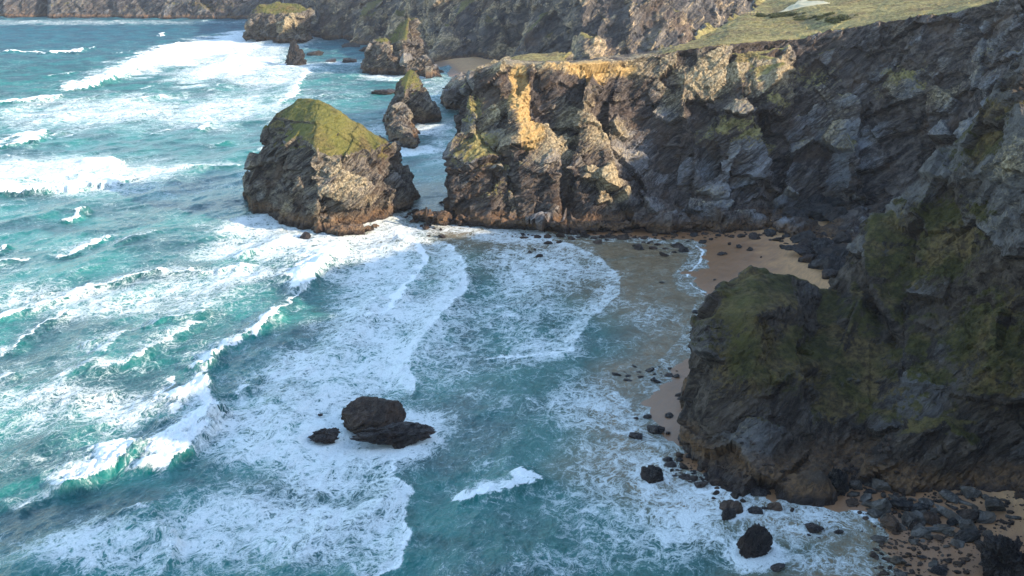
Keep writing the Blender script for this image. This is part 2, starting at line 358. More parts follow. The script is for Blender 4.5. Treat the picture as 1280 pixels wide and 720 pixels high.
# ledge of boulders and platform at the foot
rib([G(560, 286, -2), G(620, 292, -2), G(760, 300, -2), G(860, 298, -2), G(1000, 292, -2), G(560, 270, 3), G(700, 278, 4), G(900, 276, 4), G(1000, 276, 3)])
rib([G(505, 276, -3), G(560, 286, -3), G(560, 262, -3), G(515, 258, -3), G(520, 268, 2.5), G(556, 272, 4)])
yel = [P(648, 95, 326), P(652, 115, 322), P(656, 135, 320), P(660, 155, 318), P(664, 172, 316)]
rock_body('mid_headland', bm, 0.5, M_rock, big=6.0, mid=1.5, small=0.4, seed=3, L=27, vegmin=20, veg=(0.70, 0.88), pale0=0.0,
  veg_blobs=[(P(600, 190, 318), (9, 9, 8), 0.75), (P(590, 140, 325), (5, 8, 9), 0.7), (P(640, 205, 314), (14, 8, 5), 0.7), (P(620, 240, 312), (10, 6, 4), 0.6),
             (P(930, 165, 322), (14, 10, 7), 0.8), (P(1120, 100, 318), (18, 14, 6), 0.65), (P(1010, 90, 335), (14, 10, 8), 0.5), (P(1200, 60, 300), (16, 12, 8), 0.5), (P(975, 130, 325), (8, 8, 6), .7)],
  pale_blobs=[(P(700, 150, 318), (26, 16, 24), 0.62), (P(640, 140, 320), (16, 12, 20), 0.45), (P(900, 95, 330), (24, 14, 9), 0.85), (P(700, 78, 335), (40, 16, 4), 0.9), (P(740, 230, 310), (12, 10, 12), 0.6), (P(960, 90, 332), (12, 12, 10), 0.7),
              (P(640, 250, 312), (20, 8, 8), 0.35), (P(1050, 190, 315), (8, 10, 13), 0.45), (P(1100, 60, 330), (24, 12, 8), 0.25), (P(860, 130, 325), (20, 10, 6), 0.35), (P(1180, 70, 305), (16, 12, 12), 0.3)],
  ochre_blobs=[(p, (3.4, 9, 4.8), 1.3) for p in yel] + [(P(740, 85, 330), (12, 8, 3.2), 0.85), (P(780, 84, 335), (8, 8, 3), 0.7), (P(690, 84, 328), (5, 8, 3), .5), (P(878, 90, 330), (3, 6, 3), 0.6)],
  silver_blobs=[(P(1052, 195, 315), (7, 12, 13), 0.9), (P(1040, 175, 320), (6, 12, 6), 0.6), (P(880, 215, 315), (20, 10, 10), 0.5), (P(800, 190, 320), (14, 12, 10), 0.4), (P(930, 240, 312), (14, 10, 6), 0.45), (P(1240, 50, 295), (10, 14, 14), 0.5), (P(1070, 60, 325), (8, 12, 8), .4)],
  carve=[(G(1032, 322, 2), (10, 10, 5), -4.5), (G(1060, 340, 2), (6, 8, 5), -3), (P(558, 235, 318), (8, 8, 12), -3.0), (P(585, 235, 314), (9, 8, 10), -2.5), (P(625, 225, 312), (11, 8, 9), -2.0), (P(1025, 255, 312), (8, 10, 5), 4.5), (P(845, 235, 314), (12, 10, 9), 4), (P(704, 262, 306), (1.6, 10, 7), 6), (P(800, 170, 322), (16, 14, 20), 6), (P(1000, 200, 318), (12, 12, 14), 3),
         (P(668, 140, 318), (1.8, 6, 16), 2.2), (P(1160, 180, 300), (14, 12, 18), 3)]
)['kind'] = 'structure'

# ------------------------------------------------------------------ near headland, rising to the clifftop
bm = bmesh.new()
st = [
 prof(G(852, 560), P(849, 540, 158), P(859, 475, 167), P(886, 410, 172), P(891, 378, 176), (31, 182, 0)),
 prof(G(893, 606), P(882, 560, 152), P(893, 470, 160), P(903, 395, 169), P(913, 354, 178), (36, 192, 0)),
 prof(G(950, 618), P(945, 560, 150), P(945, 470, 158), P(945, 385, 168), P(945, 340, 178), (42, 200, 0)),
 prof(G(1005, 620), P(1000, 560, 150), P(998, 460, 160), P(995, 385, 172), P(990, 341, 181), (52, 205, 0)),
 prof(G(1045, 610), P(1045, 540, 153), P(1040, 460, 164), P(1035, 405, 176), P(1030, 362, 185), (56, 206, 0)),
 prof(G(1085, 600), P(1085, 530, 155), P(1085, 430, 169), P(1085, 345, 181), P(1082, 284, 192), (66, 212, 0)),
 prof(G(1140, 612), P(1140, 540, 151), P(1140, 430, 164), P(1140, 320, 180), P(1145, 244, 192), (74, 215, 0)),
 prof(G(1215, 626), P(1210, 540, 149), P(1205, 400, 163), P(1200, 280, 178), P(1200, 180, 192), (86, 220, 0)),
 prof(G(1285, 632), P(1290, 520, 148), P(1290, 380, 158), P(1285, 220, 170), P(1280, 64, 186), (98, 228, 0)),
 prof((82, 132, 0), (88, 140, 20), (96, 150, 42), (104, 160, 60), (140, 225, 66), (150, 262, 0)),
 prof((95, 105, 0), (102, 112, 22), (112, 125, 50), (118, 133, 73), (215, 245, 66), (230, 270, 0)),
 prof((105, 70, 0), (112, 74, 24), (116, 80, 52), (120, 85, 76), (260, 120, 82), (260, 240, 0)),
]
loft(bm, st)
hull(bm, [G(858, 585, -3), G(900, 615, -3), G(870, 520, -3), P(852, 500, 164), P(870, 455, 166), P(900, 470, 160), P(890, 400, 173), P(905, 560, 151), P(930, 500, 158), P(910, 400, 176)])
hull(bm, [P(1190, 230, 184), P(1280, 120, 178), P(1300, 440, 152), P(1215, 300, 172), P(1260, 420, 156), P(1300, 250, 164), P(1300, 200, 190), P(1230, 260, 188)])
hull(bm, [P(1062, 345, 190), P(1078, 280, 191), P(1095, 266, 192), P(1075, 340, 178), P(1120, 430, 166), P(1130, 270, 190), P(1100, 300, 200)])
hull(bm, [G(985, 624, -2), G(1040, 626, -2), G(1110, 632, -2), P(1000, 560, 152), P(1050, 540, 154), P(1100, 540, 153), G(1100, 590, 0), G(990, 590, 0)])
hull(bm, [G(1060, 628, -2), G(1200, 640, -2), G(1260, 645, -2), P(1130, 540, 148), P(1180, 520, 149), P(1230, 560, 144), G(1200, 560, 0), G(1080, 590, 1)])
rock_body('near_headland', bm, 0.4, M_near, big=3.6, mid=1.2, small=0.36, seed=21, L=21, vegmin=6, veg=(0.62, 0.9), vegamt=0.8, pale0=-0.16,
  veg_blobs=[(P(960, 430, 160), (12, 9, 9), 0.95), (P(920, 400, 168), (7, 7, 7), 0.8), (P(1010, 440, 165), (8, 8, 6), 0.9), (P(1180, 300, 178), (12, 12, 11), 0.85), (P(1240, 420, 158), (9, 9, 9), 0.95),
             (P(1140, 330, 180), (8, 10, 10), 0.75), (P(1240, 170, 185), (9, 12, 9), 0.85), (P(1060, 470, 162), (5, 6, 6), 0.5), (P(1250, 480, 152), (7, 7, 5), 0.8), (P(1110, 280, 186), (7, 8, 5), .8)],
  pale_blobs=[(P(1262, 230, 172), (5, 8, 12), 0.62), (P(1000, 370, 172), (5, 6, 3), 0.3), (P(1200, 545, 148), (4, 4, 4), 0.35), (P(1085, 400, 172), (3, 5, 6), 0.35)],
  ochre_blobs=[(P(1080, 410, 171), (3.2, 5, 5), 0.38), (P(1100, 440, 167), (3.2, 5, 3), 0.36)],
  silver_blobs=[(P(1262, 230, 172), (6, 10, 14), 0.9), (P(1020, 350, 182), (8, 8, 3), 0.6), (P(1080, 300, 186), (5, 8, 6), 0.5), (P(1110, 480, 160), (10, 8, 5), 0.35)] + [(P(a, b, Y), (4.5, 8, 2.2), 0.75) for a, b, Y in ((1085, 272, 192), (1115, 258, 192), (1145, 245, 192), (1170, 218, 192), (1190, 190, 192), (1210, 160, 191), (1235, 118, 189), (1262, 80, 187))],  # the row along the ridge crest paints a sunlit rim into the rock colour
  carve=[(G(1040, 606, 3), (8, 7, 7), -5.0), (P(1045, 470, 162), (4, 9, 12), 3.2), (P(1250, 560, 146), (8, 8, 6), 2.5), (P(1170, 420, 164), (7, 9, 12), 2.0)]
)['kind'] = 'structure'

# clifftop on which the viewer stands, out of the picture below and to the right
bm = bmesh.new()
loft(bm, [[(250, 260, -6), (130, 60, -6), (104, 60, 0), (112, 66, 48), (116, 70, 76), (240, 160, 82), (420, 300, 80)],
          [(320, 30, -6), (90, -6, -6), (88, 8, 0), (96, 4, 48), (102, 0, 78), (200, 30, 84), (420, 60, 84)],
          [(300, -260, -6), (24, -40, -6), (26, -22, 0), (22, -24, 50), (20, -26, 72), (120, -80, 77), (420, -200, 84)],
          [(100, -400, -6), (-80, -70, -6), (-60, -40, 0), (-40, -40, 50), (-36, -42, 71), (0, -100, 73.0), (100, -400, 78)],
          [(0, -500, -6), (-160, -300, -6), (-150, -290, 0), (-140, -290, 40), (-130, -290, 66), (-100, -300, 70), (0, -500, 74)]])
rock_body('clifftop', bm, 3.2, M_near, big=3, mid=1.5, small=0.4, seed=31, vegmin=20)['kind'] = 'structure'

# ------------------------------------------------------------------ far cliffs of the next bays
bm = bmesh.new()
def cst(px, py, ztop, back, set_=22):
    x, y, _ = G(px, py); d = math.hypot(x, y); ux, uy = x / d, y / d
    f = lambda s, z: (x + ux * s * .4, y + s, z)
    return [f(0, -6), f(0, 0), f(set_ * .35, ztop * .4), f(set_ * .75, ztop * .8), f(set_ + 6, ztop), f(back, ztop + 6), f(back + 30, -6)]
loft(bm, [cst(-260, 20, 60, 300), cst(-60, 21, 58, 300), cst(60, 22, 62, 300), cst(150, 22, 60, 300), cst(240, 23, 62, 300), cst(330, 24, 60, 280), cst(420, 26, 64, 260), cst(640, 30, 70, 300)])
rock_body('far_cliff', bm, 2.4, M_far, big=12, mid=1.6, small=0.7, seed=41, L=60, vegmin=30, veg=(0.5, 0.8), pale0=-0.02,
  veg_blobs=[(P(60, 8, 1330), (90, 60, 12), .55), (P(250, 8, 1330), (90, 60, 12), .55), (P(160, 12, 1330), (60, 60, 10), .5)],
  carve=[(P(44, 12, 1345), (7, 60, 40), 18)], rel=2)['kind'] = 'structure'
bm = bmesh.new()
loft(bm, [cst(384, 40, 52, 200, 14), cst(400, 49, 56, 250), cst(440, 51, 58, 240), cst(478, 54, 58, 240, 40), cst(510, 60, 60, 220, 30), cst(545, 68, 62, 260, 26), cst(600, 70, 64, 220, 26),
          cst(640, 74, 64, 200, 34), cst(664, 90, 56, 200, 40), cst(720, 104, 58, 160, 36), cst(790, 108, 60, 140, 30), cst(860, 106, 62, 140, 40), cst(930, 96, 62, 140, 30), cst(1010, 90, 64, 140, 30), cst(1100, 90, 66, 160)])
for (a, t, b) in [((452, 57), (480, -6), 905), ((500, 62), (520, -4), 850), ((560, 76), (585, 2), 770), ((612, 74), (640, -2), 770), ((655, 100), (690, 6), 640), ((740, 110), (765, 0), 610), ((820, 110), (850, -2), 610)]:
    x0, y0, _ = G(*a); p = P(t[0], t[1], y0 + 45)
    hull(bm, [(x0 - 10, y0 - 4, -4), (x0 + 16, y0 - 8, -4), (x0 + 30, y0 + 40, -4), (x0 - 14, y0 + 40, -4), (x0 - 2, y0 + 14, 24), p, (p[0] + 10, p[1] + 20, p[2] + 3), (p[0] - 8, p[1] + 40, p[2])])
rock_body('back_cliff', bm, 1.5, M_far, big=12, mid=1.5, small=0.6, seed=52, L=46, vegmin=22, veg=(0.70, 0.9), pale0=0.36,
  veg_blobs=[(P(440, 20, 960), (40, 40, 14), .5), (P(585, 30, 780), (18, 30, 16), .6), (P(640, 10, 790), (20, 30, 10), .5), (P(760, 45, 640), (22, 30, 9), .5), (P(870, 30, 620), (30, 30, 10), .4)],
  pale_blobs=[(P(480, 20, 900), (22, 40, 22), .5), (P(560, 40, 790), (14, 30, 22), .3), (P(700, 25, 650), (16, 30, 20), .5), (P(640, 40, 760), (14, 30, 14), .35), (P(820, 30, 620), (22, 30, 14), .4)], rel=2)['kind'] = 'structure'
# low rocky spur behind the headland's nose
bm = bmesh.new()
hull(bm, [G(553, 133, -3), G(600, 150, -3), G(690, 150, -3), G(570, 112, -3), G(640, 108, -3), P(584, 116, 520), P(600, 96, 500), P(614, 82, 500), P(650, 68, 510), P(700, 64, 520), P(720, 90, 470), P(600, 92, 480), P(566, 118, 525)])
rock_body('rocky_spur', bm, 1.0, M_rock, big=4.5, mid=2.0, small=0.7, seed=61, L=20, vegmin=14, veg=(0.5, 0.8), pale0=0.1)['kind'] = 'structure'

# ------------------------------------------------------------------ sea stacks
def stack(name, label, cat, origin, chunks, vox, **kw):
    bm = bmesh.new()
    for c in chunks: hull(bm, c)
    return tag(rock_body(name, bm, vox, M_stack, origin=origin, **kw), label, cat, 'sea stacks standing along the bay')
o = G(410, 285)
stack('sea_stack', 'broad grass-capped sea stack, the biggest, standing beside the headland tip', 'sea stack', (o[0], o[1] + 20, 0), [
  [G(318, 274, -3), G(343, 286, -3), G(374, 297, -3), G(330, 240, -3), G(400, 235, -3), P(312, 225, 326), P(322, 185, 328), P(328, 160, 332), P(345, 138, 334), P(372, 121, 334), P(390, 122, 330),
   P(398, 190, 306), P(398, 250, 298), P(340, 235, 316), G(398, 299, -3), P(388, 135, 326)],
  [G(372, 298, -3), G(405, 299, -3), G(445, 297, -3), G(480, 285, -3), G(500, 240, -3), G(400, 236, -3), P(385, 121, 332), P(396, 125, 328), P(425, 141, 324), P(452, 158, 324), P(474, 172, 326), P(480, 178, 338), P(440, 152, 345),
   P(396, 180, 310), P(400, 240, 300), P(450, 240, 302), P(480, 220, 308)],
  [G(470, 288, -3), G(505, 275, -3), G(524, 256, -3), G(500, 238, -3), G(440, 245, -3), P(478, 172, 330), P(490, 181, 332), P(503, 197, 334), P(514, 215, 332), P(521, 240, 330), P(470, 180, 318), P(490, 240, 310)],
  [G(305, 256, -3), G(322, 270, -3), G(350, 262, -3), P(309, 225, 332), P(320, 210, 330), G(340, 240, -3), P(335, 200, 335)],
  [G(380, 292, -3), G(392, 301, -3), G(436, 301, -3), G(480, 290, -3), G(400, 288, 1.0), G(420, 288, 2), G(470, 283, 2)]],
  0.36, big=2.4, mid=1.3, small=0.38, seed=71, L=16, vegmin=20, veg=(0.50, 0.74), pale0=0.1, rel=7,
  veg_blobs=[(P(435, 155, 326), (15, 12, 8), 1.0), (P(472, 175, 324), (9, 10, 7), 0.85), (P(378, 145, 324), (6, 6, 6), 0.5), (P(400, 165, 316), (5, 5, 6), .4), (P(350, 160, 330), (8, 8, 6), .45)],
  pale_blobs=[(P(385, 170, 316), (5, 8, 9), 0.6), (P(430, 220, 306), (12, 9, 9), 0.38), (P(455, 260, 302), (12, 8, 8), 0.3)],
  carve=[(P(398, 215, 308), (2.6, 8, 12), 3.5), (P(497, 225, 320), (6, 8, 14), 3.0)])
o = G(515, 158)
stack('sea_stack', 'slender pointed sea stack with a ragged foot, between the broad stack and next bay', 'sea stack', (o[0], o[1] + 8, 0), [
  [G(478, 158, -3), G(510, 160, -3), G(540, 158, -3), G(553, 151, -3), G(535, 144, -3), G(490, 146, -3), P(482, 142, 500), P(492, 118, 502), P(502, 98, 504), P(512, 86, 505), P(517, 87, 505), P(526, 104, 504), P(540, 128, 504), P(550, 146, 504), P(505, 120, 494)],
  [G(488, 186, -3), G(512, 192, -3), G(526, 187, -3), G(520, 165, -3), G(482, 160, -3), P(490, 158, 455), P(500, 146, 470), P(512, 164, 445), P(521, 178, 430), P(508, 152, 470)],
  [G(480, 160, -3), G(520, 160, -3), P(488, 140, 480), P(500, 128, 486), P(512, 140, 480), G(500, 175, -3)]],
  0.4, big=1.1, mid=1.0, small=0.45, seed=81, rel=1, L=12, vegmin=13, veg=(0.45, 0.75), pale0=0.18, veg_blobs=[(P(514, 105, 503), (6, 8, 7), .75)])
o = G(495, 98)
stack('sea_stack', 'jagged double-peaked sea stack off the small far beach', 'sea stack', (o[0], o[1] + 12, 0), [
  [G(450, 97, -3), G(480, 99, -3), G(500, 98, -3), G(508, 85, -3), G(465, 84, -3), P(456, 78, 720), P(465, 56, 724), P(474, 46, 726), P(484, 46, 728), P(500, 66, 724), P(504, 76, 720), P(486, 70, 706)],
  [G(480, 98, -3), G(520, 98, -3), G(530, 80, -3), G(490, 80, -3), P(484, 50, 735), P(500, 34, 740), P(510, 20, 742), P(515, 25, 742), P(522, 45, 740), P(530, 62, 735), P(505, 60, 715)],
  [G(500, 99, -3), G(535, 101, -3), G(545, 96, -3), G(540, 88, -3), G(500, 88, -3), P(508, 74, 705), P(530, 74, 708), P(540, 84, 706)],
  [G(530, 99, -3), G(556, 97, -3), G(545, 92, -3), P(535, 90, 690)]],
  0.7, big=4.5, mid=2.2, small=0.7, seed=91, L=14, vegmin=20, veg=(0.42, 0.75), pale0=0.1, veg_blobs=[(P(505, 40, 735), (10, 14, 10), .6)], pale_blobs=[(P(492, 52, 722), (6, 10, 8), .5)])
o = G(345, 54)
stack('sea_stack', 'blunt flat-topped sea stack, farthest out, with thin turf on its top', 'sea stack', (o[0], o[1] + 20, 0), [
  [G(306, 50, -3), G(330, 55, -3), G(370, 55, -3), G(388, 52, -3), G(386, 45, -3), G(320, 44, -3), P(309, 34, 985), P(314, 16, 990), P(322, 7, 994), P(345, 3, 996), P(372, 5, 994), P(384, 12, 990), P(387, 34, 985), P(350, 30, 968)],
  [G(304, 50, -3), G(318, 53, -3), G(316, 46, -3), P(308, 42, 985)], [G(335, 57, -3), G(388, 56, -3), P(345, 46, 965), P(384, 46, 968), G(360, 48, -3)]],
  0.9, big=4.0, mid=2.4, small=0.8, seed=101, L=16, vegmin=24, veg=(0.5, 0.78), pale0=0.1, veg_blobs=[(P(345, 8, 985), (26, 20, 6), .9)], pale_blobs=[(P(362, 30, 975), (14, 14, 14), .55)],
  carve=[(P(343, 30, 972), (4, 10, 20), 5)])

# ------------------------------------------------------------------ shoreline, sand
SHORE = [G(*p)[:2] for p in [(1400, 760), (1120, 780), (1090, 735), (1112, 700), (1104, 668), (1062, 645), (1010, 640), (940, 618), (880, 600), (838, 572), (826, 552), (806, 540), (800, 515), (815, 490), (838, 465), (880, 420),
         (893, 372), (868, 362), (861, 346), (876, 330), (881, 313), (862, 301), (780, 299), (700, 292), (500, 262)]]
def polydist(x, y, pl):
    """distance, signed side (+ = left of travel), and position along the line 0..1"""
    best = np.full(x.shape, 1e9, np.float32); side = np.zeros(x.shape, np.float32); tt = np.zeros(x.shape, np.float32)
    pl = np.array(pl, np.float32); seg = np.hypot(*(pl[1:] - pl[:-1]).T); acc = np.concatenate([[0], np.cumsum(seg)])
    for k in range(len(pl) - 1):
        ax, ay = pl[k]; dx, dy = pl[k + 1] - pl[k]; L2 = dx * dx + dy * dy
        t = np.clip(((x - ax) * dx + (y - ay) * dy) / L2, 0, 1)
        ex, ey = x - ax - t * dx, y - ay - t * dy; d = ex * ex + ey * ey
        m = d < best; cr = dx * (y - ay) - dy * (x - ax)
        best = np.where(m, d, best); side = np.where(m, np.sign(cr), side); tt = np.where(m, (acc[k] + t * seg[k]) / acc[-1], tt)
    return np.sqrt(best), side, tt
def shore_h(x, y):
    d, s, _ = polydist(x, y, SHORE); sd_ = -s * d          # + = land side
    p = np.stack([x / 16, y / 16, 0 * x], 1)
    return np.where(sd_ > 0, np.minimum(sd_ / 18, 2.6), np.maximum(sd_ / 26, -7)) , sd_
def grid(xs, ys):
    nx, ny = xs.shape[1], xs.shape[0]
    i = np.arange(nx * ny).reshape(ny, nx)
    return np.stack([i[:-1, :-1], i[:-1, 1:], i[1:, 1:], i[1:, :-1]], -1).reshape(-1, 4)

k = NT('wet_sand'); pos = k.n('NewGeometry').outputs['Position']; z = k.n('SeparateXYZ'); k.l(pos, z.inputs[0]); z = z.outputs[2]
n1 = k.noise(pos, 0.25, 5); n2 = k.noise(pos, 8.0, 4, .7)
zz = k.math('ADD', z, k.math('MULTIPLY', k.math('SUBTRACT', n1, .5), 1.0))
c = k.mix(k.rng(zz, 0.5, 1.6), (0.28, 0.135, 0.055), (0.54, 0.30, 0.125))
c = k.mix(k.math('MULTIPLY', k.rng(n2, .4, .7), .35), c, (0.18, .13, .10))
k.put(k.b.inputs['Base Color'], c); k.put(k.b.inputs['Roughness'], k.rng(zz, 0.2, 1.4, 0.3, 0.9))
wl = k.noise(k.mapv(pos, (0, 0, R(60)), (0.25, 1.6, 1)), 0.5, 5, .7, 1.5)
c = k.mix(k.math('MULTIPLY', k.rng(wl, .42, .62), .4), c, (0.17, 0.105, 0.065)); k.put(k.b.inputs['Base Color'], c)
k.l(k.bump(k.math('ADD', n2, k.math('MULTIPLY', n1, 3.0)), 0.12, .5), k.b.inputs['Normal']); M_sand = k.m
xs, ys = np.meshgrid(np.arange(-30, 180, 0.6), np.arange(95, 330, 0.6)); x, y = xs.ravel().astype(np.float32), ys.ravel().astype(np.float32)
h, _ = shore_h(x, y); p3 = np.stack([x, y, 0 * x], 1)
h = np.where((y > 322) & (x < 5) | (x < -12), -3.0, h)
h = h + 0.22 * fbm(p3 / 9, 5, 3) + 0.05 * fbm(p3 / 1.6, 6, 3)
o = mesh_np('beach', np.stack([x, y, h - 0.02], 1), grid(xs, ys), 4, mat=M_sand, smooth=True); o['kind'] = 'structure'
SX, SY = x, y
def sand_z(px_, py_):
    hh, _ = shore_h(np.array([px_], np.float32), np.array([py_], np.float32))
    return float(hh[0]) + 0.22 * float(fbm(np.array([[px_, py_, 0]], np.float32) / 9, 5, 3)[0])
# far small beach
a = [G(*p) for p in [(536, 76), (552, 84), (560, 92), (566, 100), (590, 106), (640, 104), (660, 84), (600, 66), (548, 66)]]
ce = np.mean(a, 0); bm = bmesh.new(); cv = bm.verts.new((ce[0], ce[1] + 30, 3.2)); rim = [bm.verts.new((q[0], q[1], -0.4)) for q in a]
for i in range(len(rim)): bm.faces.new((cv, rim[i - 1], rim[i]))
bmesh.ops.recalc_face_normals(bm, faces=bm.faces[:]); bmesh.ops.subdivide_edges(bm, edges=bm.edges[:], cuts=6, use_grid_fill=True)
me = bpy.data.meshes.new('far_beach'); bm.to_mesh(me); bm.free(); me.materials.append(M_sand); o = bpy.data.objects.new('far_beach', me); COL.objects.link(o); o['kind'] = 'structure'
# sea bed, one sheet to the horizon
xs, ys = np.meshgrid(np.array([-6000, -2000, -500, 0, 500, 2000, 6000.]), np.array([-1500, 0, 400, 1000, 3000, 6000.]))
o = mesh_np('sea_bed', np.stack([xs.ravel(), ys.ravel(), 0 * xs.ravel() - 9], 1), grid(xs, ys), 4, mat=M_sand); o['kind'] = 'structure'

# ------------------------------------------------------------------ the sea
s = np.concatenate([[-40, -12, -4, -2, -1.3, -1.0], np.linspace(-0.85, 0.72, 1000), [0.9, 1.5, 4, 12, 40]])
yy = np.concatenate([[-1500, -400, 0, 60, 90], np.exp(np.linspace(math.log(100), math.log(1500), 1150)), [1800, 2500, 4000, 6000]])
S_, Y_ = np.meshgrid(s, yy); X_ = np.clip(np.maximum(Y_, 100) * S_, -6000, 6000)
x, y = X_.ravel().astype(np.float32), Y_.ravel().astype(np.float32); p = np.stack([x, y, 0 * x], 1)
sh, sdist = shore_h(x, y); off = np.where((y > 324) | (x < -24), np.maximum(np.abs(sdist), 30), -sdist)                                        # metres offshore
wx = 6 * fbm(p / 40, 200, 2); wy = 6 * fbm(p / 40, 210, 2)
def rot(a): return np.cos(a) * (x + wx) + np.sin(a) * (y + wy), -np.sin(a) * (x + wx) + np.cos(a) * (y + wy)
deep = sstep(-2, 45, off) * sstep(-0.1, 1, (x < 120) * 1.0)
H = np.zeros_like(x)
for (ang, lam, amp, ps) in [(-18, 46, .55, 0), (-30, 27, .32, 2.1), (-5, 19, .2, 4.4), (-48, 13, .14, 1.0), (12, 33, .25, .5)]:
    u, v_ = rot(R(ang)); ph = 2 * math.pi * u / lam + ps + 1.6 * vnoise(np.stack([u / 60, v_ / 45, 0 * u], 1), 220 + lam)
    H += amp * ((1 - np.abs(np.sin(ph / 2))) ** 1.4 * 2 - 0.8) * (0.5 + 0.9 * np.clip(vnoise(np.stack([u / 70, v_ / 50, 0 * u + ps], 1), 230) + .5, 0, 1))
u, v_ = rot(R(-25)); q = np.stack([u / 5.5, v_ / 11, 0 * u], 1)
H = H * (0.15 + 0.85 * deep)
H += (0.06 + 0.34 * deep) * ridged(q, 240, 4, .55) + (.02 + .1 * deep) * fbm(np.stack([u / 1.4, v_ / 2.2, 0 * u], 1), 250, 2)
H -= 0.1
D = np.full(x.shape, 0.22, np.float32)       # how much foam lies on the water
EDGE = np.zeros_like(D)                      # solid white: bores and falling crests
# breakers: line (pixels of the survey, near end first, shore on the right), crest height, depth of solid foam, depth of trail, trail strength, edge strength
def breaker(pts, amp, solid, trail, tval, ev=1.0, jag=2.2, world=False):
    amp = amp * .85
    global H, D, EDGE
    pl = [tuple(q) for q in pts] if world else [G(*q)[:2] for q in pts]
    x0, x1 = min(q[0] for q in pl) - trail * 3 - 20, max(q[0] for q in pl) + 25; y0, y1 = min(q[1] for q in pl) - trail - 25, max(q[1] for q in pl) + trail + 25
    m = (x > x0) & (x < x1) & (y > y0) & (y < y1); xm, ym = x[m], y[m]; pm = np.stack([xm, ym, 0 * xm], 1)
    d, sd_, t = polydist(xm, ym, pl)
    s_ = d * sd_ + jag * fbm(pm / 5.5, 300 + int(pts[0][0]), 5, .72)               # behind the front is positive
    end = sstep(0, .1, t) * sstep(1, .9, t) ; end = np.where(d < 1e9, end, 0); 
    lo = 0.35 + 1.5 * np.clip(fbm(pm / 9, 320 + int(pts[0][1]), 3) * 1.3 + .45, 0, 1)
    cr = np.where(s_ > 0, np.exp(-(s_ / (solid * 1.2 + 3)) ** 2), np.exp(-(s_ / 1.3) ** 2)) * end
    H[m] += amp * cr * lo + 0.3 * amp * cr * ridged(pm / 1.6, 340, 4, .65)
    behind = sstep(-0.3, 0.5, s_) * end
    ed = behind * (1 - sstep(solid * .3, solid * 1.7 + .8, s_ / lo)) * ev
    EDGE[m] = np.maximum(EDGE[m], ed)
    tr = behind * np.exp(-np.clip(s_, 0, None) / trail) * tval
    D[m] = np.maximum(D[m], tr)
def patch(cx, cy, rx, ry, val, mode='max'):
    global D
    a, b, c_, d_ = G(cx - rx, cy), G(cx + rx, cy), G(cx, cy - ry), G(cx, cy + ry)
    X0, Y0 = (a[0] + b[0]) / 2, (c_[1] + d_[1]) / 2; RX, RY = abs(b[0] - a[0]) / 2, abs(c_[1] - d_[1]) / 2
    r2 = ((x - X0 + .5 * RX * NW1) / RX) ** 2 + ((y - Y0 + .5 * RY * NW2) / RY) ** 2
    wgt = 1 - sstep(.35, 1.25, np.sqrt(r2))
    D = np.maximum(D, val * wgt + D * (1 - wgt)) if mode == 'max' else D * (1 - wgt) + val * wgt
NW1, NW2 = fbm(p / 22, 400, 4), fbm(p / 22, 410, 4)
# open lanes and foamy fields
for a in [(640, 600, 120, 150, .24), (600, 480, 60, 60, .28), (60, 290, 330, 38, .14), (250, 270, 140, 30, .15), (40, 45, 300, 26, .12), (60, 90, 80, 22, .16), (180, 185, 160, 14, .16), (60, 620, 170, 34, .14), (430, 640, 60, 30, .2),
          (300, 120, 100, 10, .3), (400, 120, 60, 24, .34), (440, 85, 50, 14, .35), (600, 420, 150, 60, .42), (830, 380, 60, 60, .14), (800, 320, 70, 24, .0), (220, 390, 120, 16, .24), (100, 440, 110, 16, .24), (560, 180, 30, 40, .42)]: patch(*a, mode='set')
for a in [(120, 140, 150, 26, .55), (60, 215, 190, 22, .62), (280, 140, 90, 26, .55), (200, 78, 60, 22, .62), (260, 60, 70, 26, .95), (290, 85, 60, 22, .8), (340, 95, 60, 22, .6), (150, 375, 200, 26, .5), (280, 345, 120, 18, .55), (80, 505, 200, 28, .5),
          (420, 470, 120, 60, .62), (470, 400, 80, 50, .62), (360, 540, 150, 55, .66), (480, 340, 60, 50, .62), (440, 320, 50, 24, .5), (560, 350, 30, 50, .5), (300, 670, 200, 60, .60), (120, 690, 120, 40, .62), (420, 590, 90, 40, .62), (320, 285, 60, 24, .62), (370, 303, 34, 9, .8),
          (680, 350, 90, 50, .54), (680, 435, 60, 16, .5), (740, 510, 60, 40, .5), (800, 600, 120, 50, .46), (900, 660, 160, 40, .54), (1010, 650, 80, 22, .52), (780, 660, 90, 40, .42), (720, 630, 60, 24, .42), (1010, 700, 90, 20, .48), (590, 285, 60, 8, .45), (880, 620, 120, 14, .6),
          (330, 60, 60, 40, .62), (300, 15, 200, 6, .3), (60, 28, 320, 4, .5), (515, 125, 22, 40, .45), (550, 110, 20, 30, .45), (550, 78, 16, 8, .6), (100, 235, 100, 10, .55), (700, 700, 60, 20, .36), (820, 400, 40, 24, .3)]: patch(*a)
breaker([(205, 600), (228, 572), (252, 545), (272, 520), (264, 497), (250, 478)], 1.6, 4.5, 9, .8)
breaker([(196, 618), (214, 590), (246, 548), (270, 515), (256, 482), (268, 452), (305, 424), (335, 408), (356, 384), (388, 358), (414, 330), (440, 302)], .55, .7, 5, .6, .85, 1.8)
breaker([(10, 640), (60, 618), (120, 597), (165, 575)], .5, .5, 5, .5, .6, 1.8)
breaker([(600, 520), (640, 500), (690, 505), (720, 520)], .2, .3, 5, .45, .4)
breaker([(360, 700), (400, 672), (410, 640), (380, 600)], .3, .4, 6, .62, .5)
breaker([(100, 470), (160, 455), (215, 425), (260, 400)], .5, .5, 6, .6, .6)
breaker([(400, 470), (430, 440), (455, 400), (470, 360), (465, 325)], .3, .5, 7, .66, .6)
